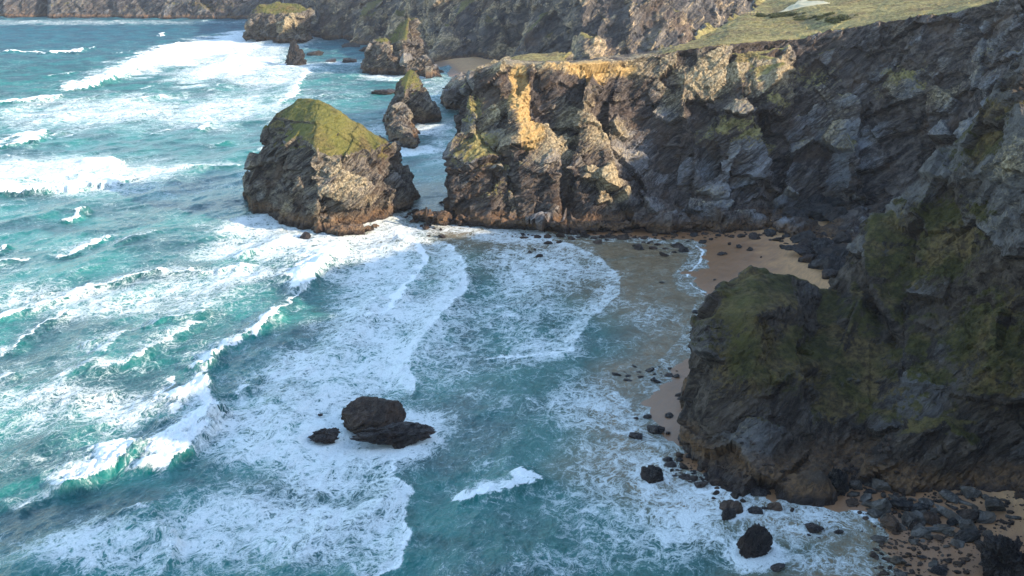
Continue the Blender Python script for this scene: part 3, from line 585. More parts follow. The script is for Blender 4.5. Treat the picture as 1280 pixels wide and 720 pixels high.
breaker([(60, 616), (115, 598), (148, 585), (173, 566), (158, 545)], 1.5, 3.5, 12, .75)
breaker([(237, 465), (265, 455), (282, 436), (308, 418)], 1.4, 3.4, 8, .7)
breaker([(318, 424), (336, 405), (353, 388)], 1.0, 1.2, 6, .5)
breaker([(358, 368), (385, 362), (407, 336), (436, 304)], 1.4, 5.5, 10, .75)
breaker([(-60, 422), (0, 403), (60, 380), (120, 360), (190, 342), (300, 338), (330, 326)], 0.9, 1.6, 9, .62)
breaker([(430, 735), (500, 708), (514, 690), (508, 650), (512, 612), (492, 592), (497, 560)], .35, .5, 16, .72, .75, 1.1)
breaker([(506, 512), (520, 480), (512, 450), (532, 420), (560, 388), (586, 362), (583, 332), (568, 308), (540, 292)], .35, .5, 16, .74, .7, 1.0)
breaker([(446, 410), (492, 386), (512, 358), (537, 325), (526, 303), (500, 294), (470, 296)], .5, 1.6, 10, .75, .95, 1.2)
breaker([(700, 446), (722, 428), (738, 402), (776, 368), (776, 345), (752, 322), (712, 304), (650, 293)], .22, .35, 16, .56, .5, .7)
breaker([(596, 446), (655, 446), (712, 440), (718, 424)], .3, 2.0, 7, .6, .7)
breaker([(556, 632), (600, 628), (650, 615), (676, 600), (640, 586)], .7, 2.4, 6, .8, .75)
breaker([(700, 520), (760, 540), (800, 552), (796, 520), (778, 490), (740, 478)], .12, .3, 10, .56, .5, .9)
breaker([(-60, 132), (0, 129), (50, 128), (84, 120)], 1.6, 8, 14, .8)
breaker([(56, 119), (112, 112), (155, 97), (192, 79), (236, 54)], 2.2, 15, 24, .9, 1, 4)
breaker([(250, 98), (288, 82), (306, 70), (318, 56)], 1.4, 7, 40, .9, 1, 4)
breaker([(-60, 192), (0, 188), (42, 182), (62, 164)], 1.6, 9, 12, .75, 1, 3)
breaker([(-60, 244), (60, 240), (142, 233), (150, 196)], 1.6, 11, 16, .75, 1, 3)
breaker([(120, 236), (200, 214), (312, 205)], .8, 1.6, 12, .66)
breaker([(150, 143), (196, 141), (200, 136)], 1.0, 4, 8, .7)
breaker([(40, 68), (95, 67), (120, 60)], 1.5, 6, 20, .6)
breaker([(-60, 68), (20, 66), (60, 65)], 1.0, 2, 20, .5)
breaker([(190, 46), (204, 46), (207, 43)], 1.2, 4, 8, .5)
breaker([(88, 277), (100, 270), (108, 262)], 1.0, 1.2, 6, .4)
breaker([(256, 166), (262, 160), (264, 153)], 1.2, 2, 6, .5)
breaker([(-40, 340), (0, 318), (12, 306)], .8, .6, 6, .4)
breaker([(340, 130), (372, 118), (378, 100), (392, 84)], .5, 3, 26, .66, .8, 3)
breaker([(175, 735), (205, 712), (212, 690), (200, 660), (178, 628)], .9, .8, 6, .6, .6)
breaker([(860, 352), (864, 358), (890, 372)], .02, .35, 3, .5, .9, .3)
breaker([(861, 350), (862, 342), (877, 328), (881, 314), (868, 304)], .03, .28, 1.6, .5, 1.0, .3)
breaker([(735, 330), (790, 322), (850, 318)], .02, .1, 2, .35, .4, .5)
breaker([(850, 620), (930, 612), (1010, 636), (1066, 640), (1104, 664)], .03, .4, 7, .7, .8, .7)
wr = random.Random(5)
for i in range(46):                                   # smaller whitecaps riding the swell
    yc = 175 + 720 * wr.random() ** 1.5; xc = wr.uniform(-0.50 * yc - 20, -45 - .14 * (yc - 175)); ln = wr.uniform(7, 26) * (1 + yc / 500)
    th = R(wr.uniform(48, 88)); pts_ = [(xc + math.cos(th) * ln * q + wr.uniform(-1.5, 1.5), yc + math.sin(th) * ln * q * .8 + wr.uniform(-1, 1)) for q in (-.5, -.2, .1, .35, .5)]
    breaker(pts_, wr.uniform(.3, .8), wr.uniform(.3, 1.3), wr.uniform(4, 9), wr.uniform(.45, .62), wr.uniform(.45, .9), 2.0, world=True)
ROCKS_IN_SEA = [(G(460, 540), 13, .8), (G(405, 545), 6, .75), (G(947, 690), 5, .8), (G(913, 643), 3, .7), (G(813, 597), 4, .6), (G(415, 292), 34, .62), (G(367, 80), 16, .8), (G(345, 52), 34, .6), (G(500, 95), 26, .62), (G(512, 160), 22, .6), (G(505, 188), 12, .7),
                (G(640, 292), 14, .6), (G(575, 284), 8, .6), (G(430, 78), 16, .55)]
for (c, r, v) in ROCKS_IN_SEA:
    d = np.sqrt((x - c[0]) ** 2 + (y - c[1]) ** 2) * (1 + .5 * NW1); D = np.maximum(D, v * (1 - sstep(.55, 1.5, d / r)))
D = np.where(off < 4, np.maximum(D, .35), D)
D = D + 0.16 * fbm(p / 9, 420, 3) + 0.10 * fbm(p / 30, 430, 2)
far = sstep(500, 1200, y); D = D * (1 - .12 * far) - 0.05 * sstep(350, 700, y)
# colour of the water: brown with sand inshore, grey-green, green, then blue far out
T = np.stack([np.clip((18 + 34 * sstep(205, 250, y) - off - 7 * NW1) / (10 + 26 * sstep(205, 250, y)), 0, 1) , sstep(500, 1100, y + 60 * NW2), sstep(-45, 40, x + 12 * NW1) * sstep(600, 300, y)], 1)
H = np.where(off < 6, H * 0 + 0.01 + 0.03 * fbm(p / 3, 450, 2) + (off > -3) * .03, H * sstep(4, 30, off) + .02)
outer = (np.abs(S_.ravel()) > 0.86) | (y > 1500) | (y < 99)
H[outer] = -0.2
Z = H
# the rocky shore is drowned, not awash: under the land the sheet keeps level
k = NT('sea_water'); pos = k.n('NewGeometry').outputs['Position']; yd = k.n('SeparateXYZ'); k.l(pos, yd.inputs[0]); ydist = yd.outputs[1]
at = k.n('Attribute', attribute_name='foam'); fs = k.n('SeparateColor'); k.l(at.outputs['Color'], fs.inputs[0]); fD, fE = fs.outputs[0], fs.outputs[1]
at2 = k.n('Attribute', attribute_name='tint'); ts = k.n('SeparateColor'); k.l(at2.outputs['Color'], ts.inputs[0])
flat = k.mapv(pos, (0, 0, R(-14)), (1.0, 0.7, 0.001))
w1 = k.n('TexNoise'); k.l(flat, w1.inputs['Vector']); w1.inputs['Scale'].default_value = 0.22; w1.inputs['Detail'].default_value = 4
wv = k.n('VectorMath', operation='SCALE'); sb = k.n('VectorMath', operation='SUBTRACT'); k.l(w1.outputs['Color'], sb.inputs[0]); sb.inputs[1].default_value = (.5, .5, .5)
k.l(sb.outputs[0], wv.inputs[0]); wv.inputs['Scale'].default_value = 7.0
wa = k.n('VectorMath', operation='ADD'); k.l(flat, wa.inputs[0]); k.l(wv.outputs[0], wa.inputs[1]); wp = wa.outputs[0]
lace1 = k.vor(wp, 0.42, 'DISTANCE_TO_EDGE'); lace2 = k.vor(wp, 1.15, 'DISTANCE_TO_EDGE')
fn = k.noise(wp, 0.35, 8, 0.66, .4); fn2 = k.noise(wp, 1.6, 5, 0.65); fn3 = k.noise(pos, 5.0, 3, .6)
net = k.math('MAXIMUM', k.rng(lace1, 0.0, 0.30, 1, 0), k.math('MULTIPLY', k.rng(lace2, 0.0, 0.34, 1, 0), 0.85))
st = k.noise(k.mapv(wp, (0, 0, R(8)), (0.35, 1.6, 1)), 0.9, 6, .7, .6)
lace3 = k.vor(wp, 2.6, 'DISTANCE_TO_EDGE'); net3 = k.rng(lace3, 0.0, 0.36, 1, 0)
tex = k.math('ADD', k.math('MULTIPLY', fn, 0.62), k.math('ADD', k.math('MULTIPLY', net, 0.30), k.math('MULTIPLY', fn2, 0.34)))
tex = k.math('ADD', tex, k.math('ADD', k.math('MULTIPLY', fn3, .16), k.math('ADD', k.math('MULTIPLY', net3, .12), k.math('MULTIPLY', k.math('SUBTRACT', st, .5), .55))))
v = k.math('ADD', k.math('ADD', k.math('MULTIPLY', fD, 0.80), tex), -1.135)
lacef = k.rng(v, -0.05, 0.33); milk = k.rng(v, -0.34, 0.20)
solid = k.rng(k.math('ADD', fE, k.math('ADD', k.math('MULTIPLY', k.math('SUBTRACT', fn2, .5), 1.1), k.math('MULTIPLY', k.math('SUBTRACT', fn, .5), 1.2))), 0.32, 0.66)
foam = k.math('MAXIMUM', k.math('MULTIPLY', lacef, 0.86), solid)
deepn = k.noise(pos, 0.05, 4, .6, .5)
c = k.mix(k.rng(deepn, .35, .65), (0.0, 0.044, 0.052), (0.002, 0.135, 0.120))
c = k.mix(ts.outputs[2], c, k.mix(k.rng(deepn, .35, .65), (0.003, 0.060, 0.052), (0.014, 0.105, 0.084)))
c = k.mix(k.math('MULTIPLY', ts.outputs[1], .9), c, k.mix(k.rng(deepn, .35, .65), (0.0, 0.035, 0.068), (0.0, 0.075, 0.11)))
c = k.mix(ts.outputs[0], c, k.mix(k.rng(fn, .35, .65), (0.15, 0.105, 0.055), (0.24, 0.165, 0.09)))
c = k.mix(k.math('MULTIPLY', milk, .27), c, (0.22, 0.42, 0.42))
c = k.mix(foam, c, k.mix(k.rng(fn3, .3, .7), (0.66, 0.72, 0.72), (0.84, 0.88, 0.87)))
k.put(k.b.inputs['Base Color'], c)
k.put(k.b.inputs['Roughness'], k.math('MAXIMUM', k.math('ADD', k.math('MULTIPLY', foam, 0.6), 0.16), k.math('ADD', k.rng(ydist, 180, 800, .16, .62), 0.0))); k.b.inputs['IOR'].default_value = 1.33; k.b.inputs['Specular IOR Level'].default_value = 0.3
rip = k.noise(k.mapv(pos, (0, 0, R(-22)), (1.0, 0.5, 1)), 1.1, 6, .62, .5)
rip2 = k.noise(pos, 3.6, 4, .6)
hgt = k.math('ADD', k.math('MULTIPLY', rip, 0.7), k.math('ADD', k.math('MULTIPLY', rip2, 0.14), k.math('MULTIPLY', foam, k.math('MULTIPLY', fn2, .5))))
k.l(k.bump(hgt, 0.55, 0.8), k.b.inputs['Normal'])
o = mesh_np('sea', np.stack([x, y, Z], 1), grid(X_, Y_), 4, mat=k.m, smooth=True, attrs={'foam': np.stack([np.clip(D, 0, 1), np.clip(EDGE, 0, 1), 0 * D], 1), 'tint': T})
o['kind'] = 'structure'; SEA_MAT = k.m
del X_, Y_, S_, x, y, p

# ------------------------------------------------------------------ haze
def haze():
    bm = bmesh.new(); bmesh.ops.create_cube(bm, size=1); me = bpy.data.meshes.new('haze'); bm.to_mesh(me); bm.free()
    o = bpy.data.objects.new('haze', me); COL.objects.link(o); o.scale = (12200, 7800, 130); o.location = (0, 2300, 54.5); o['kind'] = 'stuff'
    m = bpy.data.materials.new('haze_air'); m.use_nodes = True; t = m.node_tree; t.nodes.remove(t.nodes['Principled BSDF'])
    v = t.nodes.new('ShaderNodeVolumePrincipled'); v.inputs['Color'].default_value = (0.80, 0.87, 1.0, 1); v.inputs['Density'].default_value = 0.00005
    v.inputs['Anisotropy'].default_value = 0.1
    t.links.new(v.outputs[0], t.nodes['Material Output'].inputs['Volume']); me.materials.append(m)
haze()

# ------------------------------------------------------------------ boulders
rng = random.Random(11)
def rock_mesh(name, seed, sub, planes=16, flat=0.72, rough=0.06, taper=0.0):
    bm = bmesh.new(); bmesh.ops.create_icosphere(bm, subdivisions=sub, radius=1.0)
    d = np.array([v.co[:] for v in bm.verts], np.float32); r_ = np.random.RandomState(seed)
    n = r_.normal(size=(planes, 3)); n /= np.linalg.norm(n, axis=1, keepdims=True); hh = r_.uniform(0.6, 1.0, planes)
    dn = d @ n.T; rad = np.where(dn > 0.12, hh / np.maximum(dn, .12), 9)
    rr = -np.log(np.exp(-rad * 22).sum(1) + np.exp(-1.35 * 22)) / 22
    v = d * rr[:, None]; v[:, 2] *= flat
    nn = d
    v = v + nn * (rough * 2.0 * facets(v * 2.6 + seed, seed, 1.0) + rough * 1.3 * facets(v * 6 + seed, seed + 1, 1.0) + rough * .9 * fbm(v * 5 + seed, seed, 4))[:, None]
    if taper: v[:, :2] *= (1 - taper * sstep(-.5, 1.0, v[:, 2:3] / v[:, 2].max()))
    v[:, 0] /= np.abs(v[:, 0]).max(); v[:, 1] /= np.abs(v[:, 1]).max()
    for q, c in zip(bm.verts, v): q.co = c
    me = bpy.data.meshes.new(name); bm.to_mesh(me); bm.free(); return me
SM = {m.name: [] for m in (M_bould, M_wet, M_brown, M_pale, M_grey)}
for i in range(9):
    base = rock_mesh('boulder', 900 + i, 4, 12 + i, 0.62 + 0.03 * (i % 5), 0.06)
    for m in (M_bould, M_wet, M_brown, M_pale, M_grey):
        c = base.copy(); c.materials.append(m); SM[m.name].append(c)
deps = bpy.context.evaluated_depsgraph_get(); bpy.context.view_layer.update()
LAND = [bpy.data.objects[n] for n in ('near_headland', 'mid_headland')]
def ground(x, y, top=9.0, water=True):
    z = sand_z(x, y)
    for o_ in LAND:
        ok, hit, nn, _ = o_.ray_cast(Vector((x, y, top)), Vector((0, 0, -1)))
        if ok and hit.z > z and nn.z > 0.05: z = hit.z
    return z
def blank(x, y):
    """true where the ground is under the cliff itself"""
    for o_ in LAND:
        ok, hit, nn, _ = o_.ray_cast(Vector((x, y, 7.0)), Vector((0, 0, 1)))
        if ok and nn.z > 0: return True
    return False
def boulder(px, py, wpx, mat, label, hf=0.8, df=0.9, group=None, rz=None, tilt=0.25, variant=None, mesh=None, sink=0.40, name='boulder', z=None):
    c = G(px, py, 0.0); dist = math.hypot(c[0], c[1], CAM_H); wm = wpx / FPX * dist / 2
    me = mesh or SM[mat.name][variant if variant is not None else rng.randrange(9)]
    o_ = bpy.data.objects.new(name, me); COL.objects.link(o_)
    gz = max(ground(c[0], c[1]) , -0.15) if z is None else z
    if gz > 0.6 and z is None:
        c = G(px, py, gz); gz = max(ground(c[0], c[1]), -0.15)
    o_.scale = (wm, wm * df, wm * hf); o_.rotation_euler = (rng.uniform(-tilt, tilt), rng.uniform(-tilt, tilt), rz if rz is not None else rng.uniform(0, 6.28))
    o_.location = (c[0], c[1] + wm * df * .6, gz + wm * hf * (0.62 - sink))
    tag(o_, label, 'boulder', group)
    return o_
def big_rock(seed, mat, sub=6, planes=14, flat=.75, rough=.05, taper=0.0):
    m = rock_mesh('boulder', seed, sub, planes, flat, rough * 2.6, taper); m.materials.append(mat); return m
# rocks standing in the surf, each its own
boulder(463, 541, 88, M_brown, 'large rounded brown rock standing in the surf', hf=0.62, df=0.8, rz=0.2, tilt=.04, mesh=big_rock(31, M_brown, 6, 26, .85, .014), z=0, name='surf_rock', sink=.25)
boulder(406, 551, 46, M_wet, 'low black rock awash beside the brown rock, seaward of it', hf=0.45, df=0.7, rz=.1, tilt=.06, mesh=big_rock(37, M_wet), z=0, name='surf_rock', sink=.2)
boulder(487, 558, 116, M_wet, 'long flat black rock lying in front of the brown rock', hf=0.24, df=0.5, rz=-.03, tilt=.03, mesh=big_rock(41, M_wet), z=0, name='surf_rock', sink=.1)
boulder(400, 520, 7, M_wet, 'tiny black rock tip behind the low black rock in the foam', z=0, name='surf_rock')
boulder(814, 603, 32, M_wet, 'squarish black boulder with white streaks at the edge of the surf', hf=.95, df=.8, rz=0.1, tilt=.08, mesh=big_rock(43, M_wet, 5, 8), z=0)
boulder(948, 697, 50, M_wet, 'large pyramid-shaped black boulder in the shallows near the sand', hf=1.05, df=.8, rz=.3, tilt=.1, mesh=big_rock(58, M_wet, 6, 9, .8, .05, .55), z=0)
boulder(910, 648, 24, M_wet, 'small wedge-shaped black boulder in white water below the cliff', hf=.75, df=.8, rz=.5, mesh=big_rock(63, M_wet, 5, 8), z=0)
boulder(972, 714, 20, M_wet, 'small black boulder just in front of the pyramid-shaped one', hf=.6, z=0)
boulder(1021, 666, 26, M_wet, 'round dark boulder ringed with foam on the wash, alone', hf=.6, z=0)
boulder(1048, 668, 14, M_wet, 'small low dark rock beside the round foam-ringed boulder', hf=.4, z=0)
boulder(796, 549, 24, M_wet, 'dark flat boulder leaning left of the black cluster on wet sand', hf=.6, variant=2)
boulder(819, 543, 26, M_wet, 'largest boulder of the black cluster on wet sand', hf=.95, variant=3)
boulder(809, 523, 12, M_wet, 'small black boulder at the back of the cluster on wet sand', hf=.7)
boulder(836, 524, 14, M_wet, 'small flat boulder between the black cluster and the cliff', hf=.5)
boulder(835, 544, 7, M_wet, 'tiny dark stone beside the black cluster on wet sand')
boulder(795, 524, 8, M_wet, 'tiny flat dark stone behind the leaning boulder')
boulder(1050, 618, 52, M_bould, 'big grey triangular boulder leaning at the foot of the near cliff', hf=1.05, df=.8, rz=.4, mesh=big_rock(71, M_bould, 6, 8, .8, .05, .4), tilt=.3)
boulder(1110, 578, 24, M_pale, 'pale grey block in the rockfall under the near cliff', hf=1.0, variant=4)
boulder(1158, 640, 22, M_pale, 'pale tan round boulder on the sand before the rockfall', hf=.85, variant=5)
boulder(1130, 640, 34, M_bould, 'broad brown boulder beside the pale tan round one', hf=.6, variant=6)
boulder(1232, 652, 26, M_pale, 'pale speckled boulder at the end of the rubble by the clean sand', hf=.8, variant=1)
boulder(872, 392, 16, M_wet, 'dark boulder in the shallows where the cliff meets the wet beach', hf=.5, z=0)
boulder(827, 354, 10, M_wet, 'small flat rock awash off the sheltered beach', hf=.3, z=0)
boulder(1268, 730, 66, M_wet, 'craggy black rock mass in the corner of the beach, cut by the frame', hf=1.15, df=1, rz=.8, mesh=big_rock(83, M_wet, 6, 16, .9, .08), name='outcrop')
for i, (a, b, wp_, rot_) in enumerate([(1186, 548, 46, .9), (1168, 566, 40, 1.1), (1200, 590, 44, .7), (1150, 548, 26, .3), (1215, 560, 26, .8), (1180, 600, 40, .5), (1196, 612, 22, .4), (1166, 528, 24, .9), (1205, 625, 30, .7)]):
    c = G(a, b, 4.0); ok = boulder(a, b + 4, wp_, M_pale, 'long pale slab fallen in the rockfall below the near cliff', hf=.22, df=.30, rz=-rot_, tilt=.35, group='pale slabs of the rockfall', name='rock_slab')
    ok['category'] = 'rock slab'
def inside(px, py, poly):
    r_ = False
    for (x1, y1), (x2, y2) in zip(poly, poly[1:] + poly[:1]):
        if (y1 > py) != (y2 > py) and px < (x2 - x1) * (py - y1) / (y2 - y1) + x1: r_ = not r_
    return r_
def field(poly, n, w0, w1, mats, label, group, power=2.2, hf=(.5, .9), gap=.75):
    xs_, ys_ = [q[0] for q in poly], [q[1] for q in poly]; put = []; tries = 0
    ws = sorted([w0 + (w1 - w0) * rng.random() ** power for _ in range(n)], reverse=True)
    while ws and tries < 12000:
        tries += 1; a, b = rng.uniform(min(xs_), max(xs_)), rng.uniform(min(ys_), max(ys_))
        if not inside(a, b, poly): continue
        if any(abs(a - c) < gap * (ws[0] + e) / 2 and abs(b - d_) < gap * .45 * (ws[0] + e) / 2 for c, d_, e in put): continue
        c = G(a, b)
        if blank(c[0], c[1]): continue
        boulder(a, b, ws[0], rng.choice(mats), label, hf=rng.uniform(*hf), df=rng.uniform(.6, 1.1), group=group, tilt=.4)
        put.append((a, b, ws.pop(0)))
field([(1040, 600), (1090, 585), (1240, 620), (1280, 650), (1240, 672), (1190, 680), (1120, 668), (1060, 632)], 58, 9, 34, [M_bould, M_grey, M_brown, M_pale, M_grey, M_pale], 'grey-brown boulder in the rubble heaped along the foot of the near cliff', 'rubble along the foot of the near cliff')
field([(1100, 660), (1200, 668), (1215, 700), (1180, 735), (1090, 735), (1085, 700)], 38, 5, 24, [M_wet, M_brown, M_grey, M_grey, M_pale], 'small boulder strewn over the near sand', 'boulders strewn over the near sand', 2.6, (.4, .8))
field([(832, 570), (880, 575), (945, 600), (1000, 620), (940, 622), (880, 610), (838, 598)], 34, 8, 30, [M_wet, M_brown], 'black boulder in the heap at the seaward corner of the near cliff', 'heap at the seaward corner of the near cliff')
field([(757, 466), (800, 458), (850, 460), (850, 478), (800, 482), (762, 476)], 24, 4, 15, [M_wet], 'low black rock in the band lying across the wet sand', 'band of rocks across the wet sand', 1.6, (.35, .6))
field([(960, 630), (1080, 645), (1100, 720), (990, 720)], 14, 3, 9, [M_wet], 'small dark stone showing in the wash', 'stones in the wash', 2, (.4, .6))
field([(640, 284), (760, 288), (860, 286), (880, 294), (800, 300), (700, 300), (640, 293)], 60, 5, 20, [M_brown, M_wet, M_brown], 'brown boulder in the rubble under the headland across the bay', 'rubble under the headland across the bay', 1.8)
field([(505, 266), (570, 270), (575, 284), (530, 284), (508, 278)], 18, 5, 16, [M_wet, M_brown], 'dark boulder on the causeway between the broad stack and the headland', 'causeway of boulders')
field([(855, 288), (1000, 288), (1060, 300), (1060, 318), (1000, 304), (930, 300), (860, 300)], 34, 5, 18, [M_wet, M_bould], 'dark boulder at the back of the sheltered beach', 'boulders at the back of the sheltered beach')
field([(992, 304), (1060, 296), (1066, 366), (1050, 366), (1020, 338)], 46, 12, 44, [M_bould, M_bould, M_wet], 'slate-blue boulder banked against the inner corner of the sheltered beach', 'boulders in the inner corner of the beach', gap=.5)
for (a, b, w_) in [(996, 287, 34), (1014, 283, 44), (1034, 286, 46), (1026, 275, 48), (1050, 292, 40), (1006, 277, 40), (1042, 276, 44)]: boulder(a, b, w_, M_bould, 'great slate block piled against the back wall behind the sheltered beach', hf=.8, df=.9, group='blocks against the back wall', z=2.6, sink=.3)
for (a, b, w_) in [(912, 308, 6), (951, 322, 4), (893, 352, 4), (832, 330, 3)]: boulder(a, b, w_, M_wet, 'single small stone lying on the open sand of the sheltered beach', group='lone stones on the open sand')
# far rocks in the sea
boulder(367, 81, 30, M_bould, 'sharp pointed rock rising from white water before the farthest stack', hf=.95, df=.7, rz=.1, tilt=.05, mesh=big_rock(97, M_bould, 5, 7, 1.2, .09, .62), z=0, name='surf_rock', sink=.2)
boulder(392, 70, 24, M_bould, 'low flat rock just behind the sharp pointed one', hf=.4, z=0, name='surf_rock'); boulder(412, 78, 18, M_wet, 'small dark low rock between the pointed rock and the jagged stack', hf=.4, z=0, name='surf_rock')
boulder(437, 78, 24, M_brown, 'reddish low rock nearest the jagged stack, seaward side', hf=.45, z=0, name='surf_rock'); boulder(482, 118, 34, M_wet, 'low dark skerry behind the slender pointed stack', hf=.4, z=0, name='surf_rock')
boulder(562, 112, 20, M_wet, 'flat wet rock in the channel before the small far beach', hf=.25, z=0, name='surf_rock'); boulder(380, 299, 18, M_wet, 'wet rock in the splash at the broad stack foot', hf=.9, z=0, name='surf_rock')
boulder(458, 64, 26, M_bould, 'low reef rock in front of the dark far cliff', hf=.5, z=0, name='surf_rock'); boulder(436, 60, 26, M_bould, 'low reef rock by the corner of the far cliff', hf=.4, z=0, name='surf_rock')
# leave out what the cliffs bury or hide altogether
bpy.context.view_layer.update(); eye = Vector((0, 0, CAM_H)); dropped = 0
for o_ in [q for q in COL.objects if q.name.split('.')[0] in ('boulder', 'rock_slab')]:
    c = o_.matrix_world.translation; sx, sy, sz = o_.scale; seen = 0
    for dx, dy, dz in ((0, -.6, .3), (0, 0, .6), (.7, 0, .3), (-.7, 0, .3), (0, -.9, 0), (.5, -.4, .4), (-.5, -.4, .4)):
        p_ = c + Vector((dx * sx, dy * sy, dz * sz)); dv = p_ - eye; L_ = dv.length; dv.normalize()
        if not any(l_.ray_cast(eye, dv, distance=L_ - .1)[0] for l_ in LAND): seen += 1
    if seen < 2: bpy.data.objects.remove(o_); dropped += 1
print('dropped', dropped)
# loose stones too many to count
vs, fs_, base_n = [], [], 0
sm = rock_mesh('shingle', 5, 1, 9, .6, .05); sv = np.array([v_.co[:] for v_ in sm.vertices], np.float32); sf = np.array([p_.vertices[:] for p_ in sm.polygons])
def scatter(poly, n, r0, r1):
    global base_n
    xs_, ys_ = [q[0] for q in poly], [q[1] for q in poly]
    for _ in range(n):
        a, b = rng.uniform(min(xs_), max(xs_)), rng.uniform(min(ys_), max(ys_))
        if not inside(a, b, poly): continue
        c = G(a, b); 
        if blank(c[0], c[1]): continue
        z_ = ground(c[0], c[1]); r_ = r0 + (r1 - r0) * rng.random() ** 2.5; t_ = rng.uniform(0, 6.28); M = np.array([[math.cos(t_), -math.sin(t_), 0], [math.sin(t_), math.cos(t_), 0], [0, 0, 1]], np.float32)
        vs.append((sv * [r_, r_ * rng.uniform(.6, 1), r_ * rng.uniform(.5, 1)]) @ M.T + [c[0], c[1], z_ + .1 * r_]); fs_.append(sf + base_n); base_n += len(sv)
scatter([(1040, 600), (1090, 585), (1280, 625), (1280, 660), (1240, 680), (1215, 720), (1080, 730), (1100, 668), (1060, 632)], 1000, .12, .6)
scatter([(832, 565), (880, 575), (945, 600), (1000, 622), (880, 612), (838, 600)], 350, .15, .6)
scatter([(640, 284), (860, 286), (1000, 286), (1060, 300), (1060, 340), (1010, 330), (960, 300), (800, 300), (700, 299)], 1300, .25, .9)
scatter([(1110, 640), (1280, 660), (1280, 720), (1110, 720)], 350, .05, .25)
o = mesh_np('shingle', np.concatenate(vs), np.concatenate(fs_), 3, mat=M_brown); o['kind'] = 'stuff'

# ------------------------------------------------------------------ on the clifftop: bare path, gorse, fence
B_ = bpy.data.objects['mid_headland']
def top(x, y):
    ok, hit, nn, _ = B_.ray_cast(Vector((x, y, 120)), Vector((0, 0, -1)))
    return hit.z if ok else None
def sheet(name, pts, mat, lift=.25, res=26):
    pts = [P(a, b, Y)[:2] for a, b, Y in pts]; n_ = len(pts)
    cx_, cy_ = np.mean(pts, 0); vv, ff = [], []
    for i in range(res + 1):
        for j in range(n_ * 4):
            a = np.array(pts[j // 4]) * (1 - (j % 4) / 4) + np.array(pts[(j // 4 + 1) % n_]) * ((j % 4) / 4); q = np.array([cx_, cy_]) + (a - [cx_, cy_]) * i / res
            z_ = top(*q); vv.append((q[0], q[1], (z_ if z_ is not None else 55) + lift * (1 if i < res else -1)))
    m_ = n_ * 4
    for i in range(res):
        for j in range(m_): ff.append((i * m_ + j, i * m_ + (j + 1) % m_, (i + 1) * m_ + (j + 1) % m_, (i + 1) * m_ + j))
    o = mesh_np(name, np.array(vv), np.array(ff), 4, mat=mat, smooth=True); o['kind'] = 'structure'
k = NT('bare_ground'); pos = k.n('NewGeometry').outputs['Position']; k.put(k.b.inputs['Base Color'], k.mix(k.noise(pos, .5), (.30, .29, .19), (.40, .38, .27))); k.b.inputs['Roughness'].default_value = .95; M_path = k.m
sheet('path', [(972, 16, 430), (985, 14.8, 430), (1003, 14.2, 430), (1022, 12.4, 430), (1038, 9.5, 432), (1030, 8.4, 440), (1016, 8.6, 445), (1006, 7.5, 455), (1012, 5.5, 465), (1002, 6, 462), (992, 9, 448), (980, 13, 436)], M_path)
k = NT('gorse_leaves'); pos = k.n('NewGeometry').outputs['Position']; k.put(k.b.inputs['Base Color'], k.mix(k.rng(k.noise(pos, 1.2), .35, .65), (.03, .04, .012), (.09, .095, .03))); k.b.inputs['Roughness'].default_value = .9; M_gorse = k.m
k = NT('fence_wood'); k.b.inputs['Base Color'].default_value = (.12, .10, .08, 1); k.b.inputs['Roughness'].default_value = .9; M_wood = k.m
def bush_mesh(seed):
    r_ = np.random.RandomState(seed); vv, ff = [], []
    for i in range(1500):
        d = r_.normal(size=3); d /= np.linalg.norm(d); d[2] = abs(d[2]); c = d * (0.6 + .4 * r_.rand()) * (1 + .35 * math.sin(3 * d[0] + seed) * math.cos(4 * d[1])) * [1, 1, .7]
        a, b = r_.normal(size=3) * .1, r_.normal(size=3) * .1; n_ = len(vv); vv += [c, c + a, c + b]; ff.append((n_, n_ + 1, n_ + 2))
    me = bpy.data.meshes.new('gorse_bush'); me.from_pydata([tuple(q) for q in vv], [], ff); me.materials.append(M_gorse); return me
BM = [bush_mesh(i) for i in range(4)]
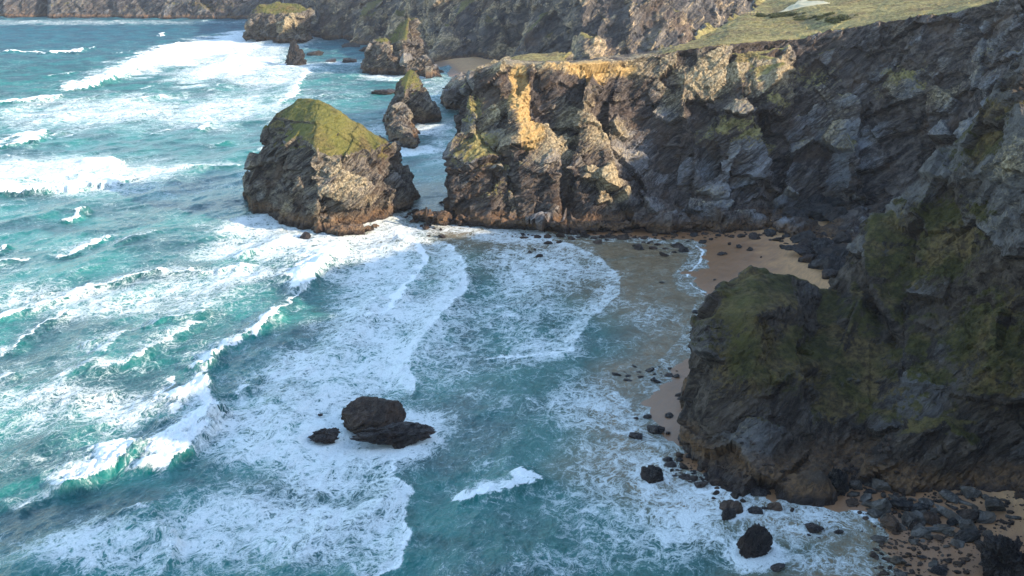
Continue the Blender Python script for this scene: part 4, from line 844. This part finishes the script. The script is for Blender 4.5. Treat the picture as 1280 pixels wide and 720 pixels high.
for i in range(34):
    t_ = i / 33; a, b = (955 + 108 * t_ + rng.uniform(-8, 8), 18 + 13 * t_ + rng.uniform(-1.5, 2.5)); Y = 425 - 62 * t_ + rng.uniform(-9, 9)
    if 8 < i < 12 or 22 < i < 25: continue
    q = P(a, b, Y); z_ = top(q[0], q[1])
    if z_ is None: continue
    o = bpy.data.objects.new('gorse_bush', BM[i % 4]); COL.objects.link(o); s_ = rng.uniform(0.8, 2.6); o.location = (q[0], q[1], z_ - .2); o.scale = (s_ * 1.3, s_, s_ * .7); o.rotation_euler = (0, 0, rng.uniform(0, 6))
    tag(o, 'dark gorse bush in the straggling hedge on the headland turf', 'bush', 'gorse hedge on the headland turf')
fr = bpy.data.objects.new('fence', None); COL.objects.link(fr); q = P(935, 14, 425); fr.location = (q[0], q[1], top(q[0], q[1]) or 52)
tag(fr, 'short post and rail fence on the turf near the cliff edge', 'fence'); prev = None
for i in range(7):
    q = P(926 + 4.2 * i, 14.5 - .55 * i, 425); z_ = top(q[0], q[1])
    if z_ is None: continue
    bm = bmesh.new(); bmesh.ops.create_cone(bm, cap_ends=True, segments=6, radius1=.14, radius2=.11, depth=2.0); bmesh.ops.translate(bm, vec=(q[0], q[1], z_ + .9), verts=bm.verts[:])
    bmesh.ops.translate(bm, vec=-fr.location, verts=bm.verts[:]); me = bpy.data.meshes.new('post'); bm.to_mesh(me); bm.free(); me.materials.append(M_wood)
    o = bpy.data.objects.new('post', me); COL.objects.link(o); o.parent = fr
    if prev:
        for hz in (.7, 1.5):
            A, Bq = Vector((prev[0], prev[1], prev[2] + hz)) - fr.location, Vector((q[0], q[1], z_ + hz)) - fr.location
            bm = bmesh.new(); bmesh.ops.create_cube(bm, size=1); dv = Bq - A
            bmesh.ops.scale(bm, vec=(dv.length, .05, .12), verts=bm.verts[:]); bmesh.ops.transform(bm, matrix=Matrix.Translation((A + Bq) / 2) @ dv.to_track_quat('X', 'Z').to_matrix().to_4x4(), verts=bm.verts[:])
            me = bpy.data.meshes.new('rail'); bm.to_mesh(me); bm.free(); me.materials.append(M_wood); o = bpy.data.objects.new('rail', me); COL.objects.link(o); o.parent = fr
    prev = (q[0], q[1], z_)
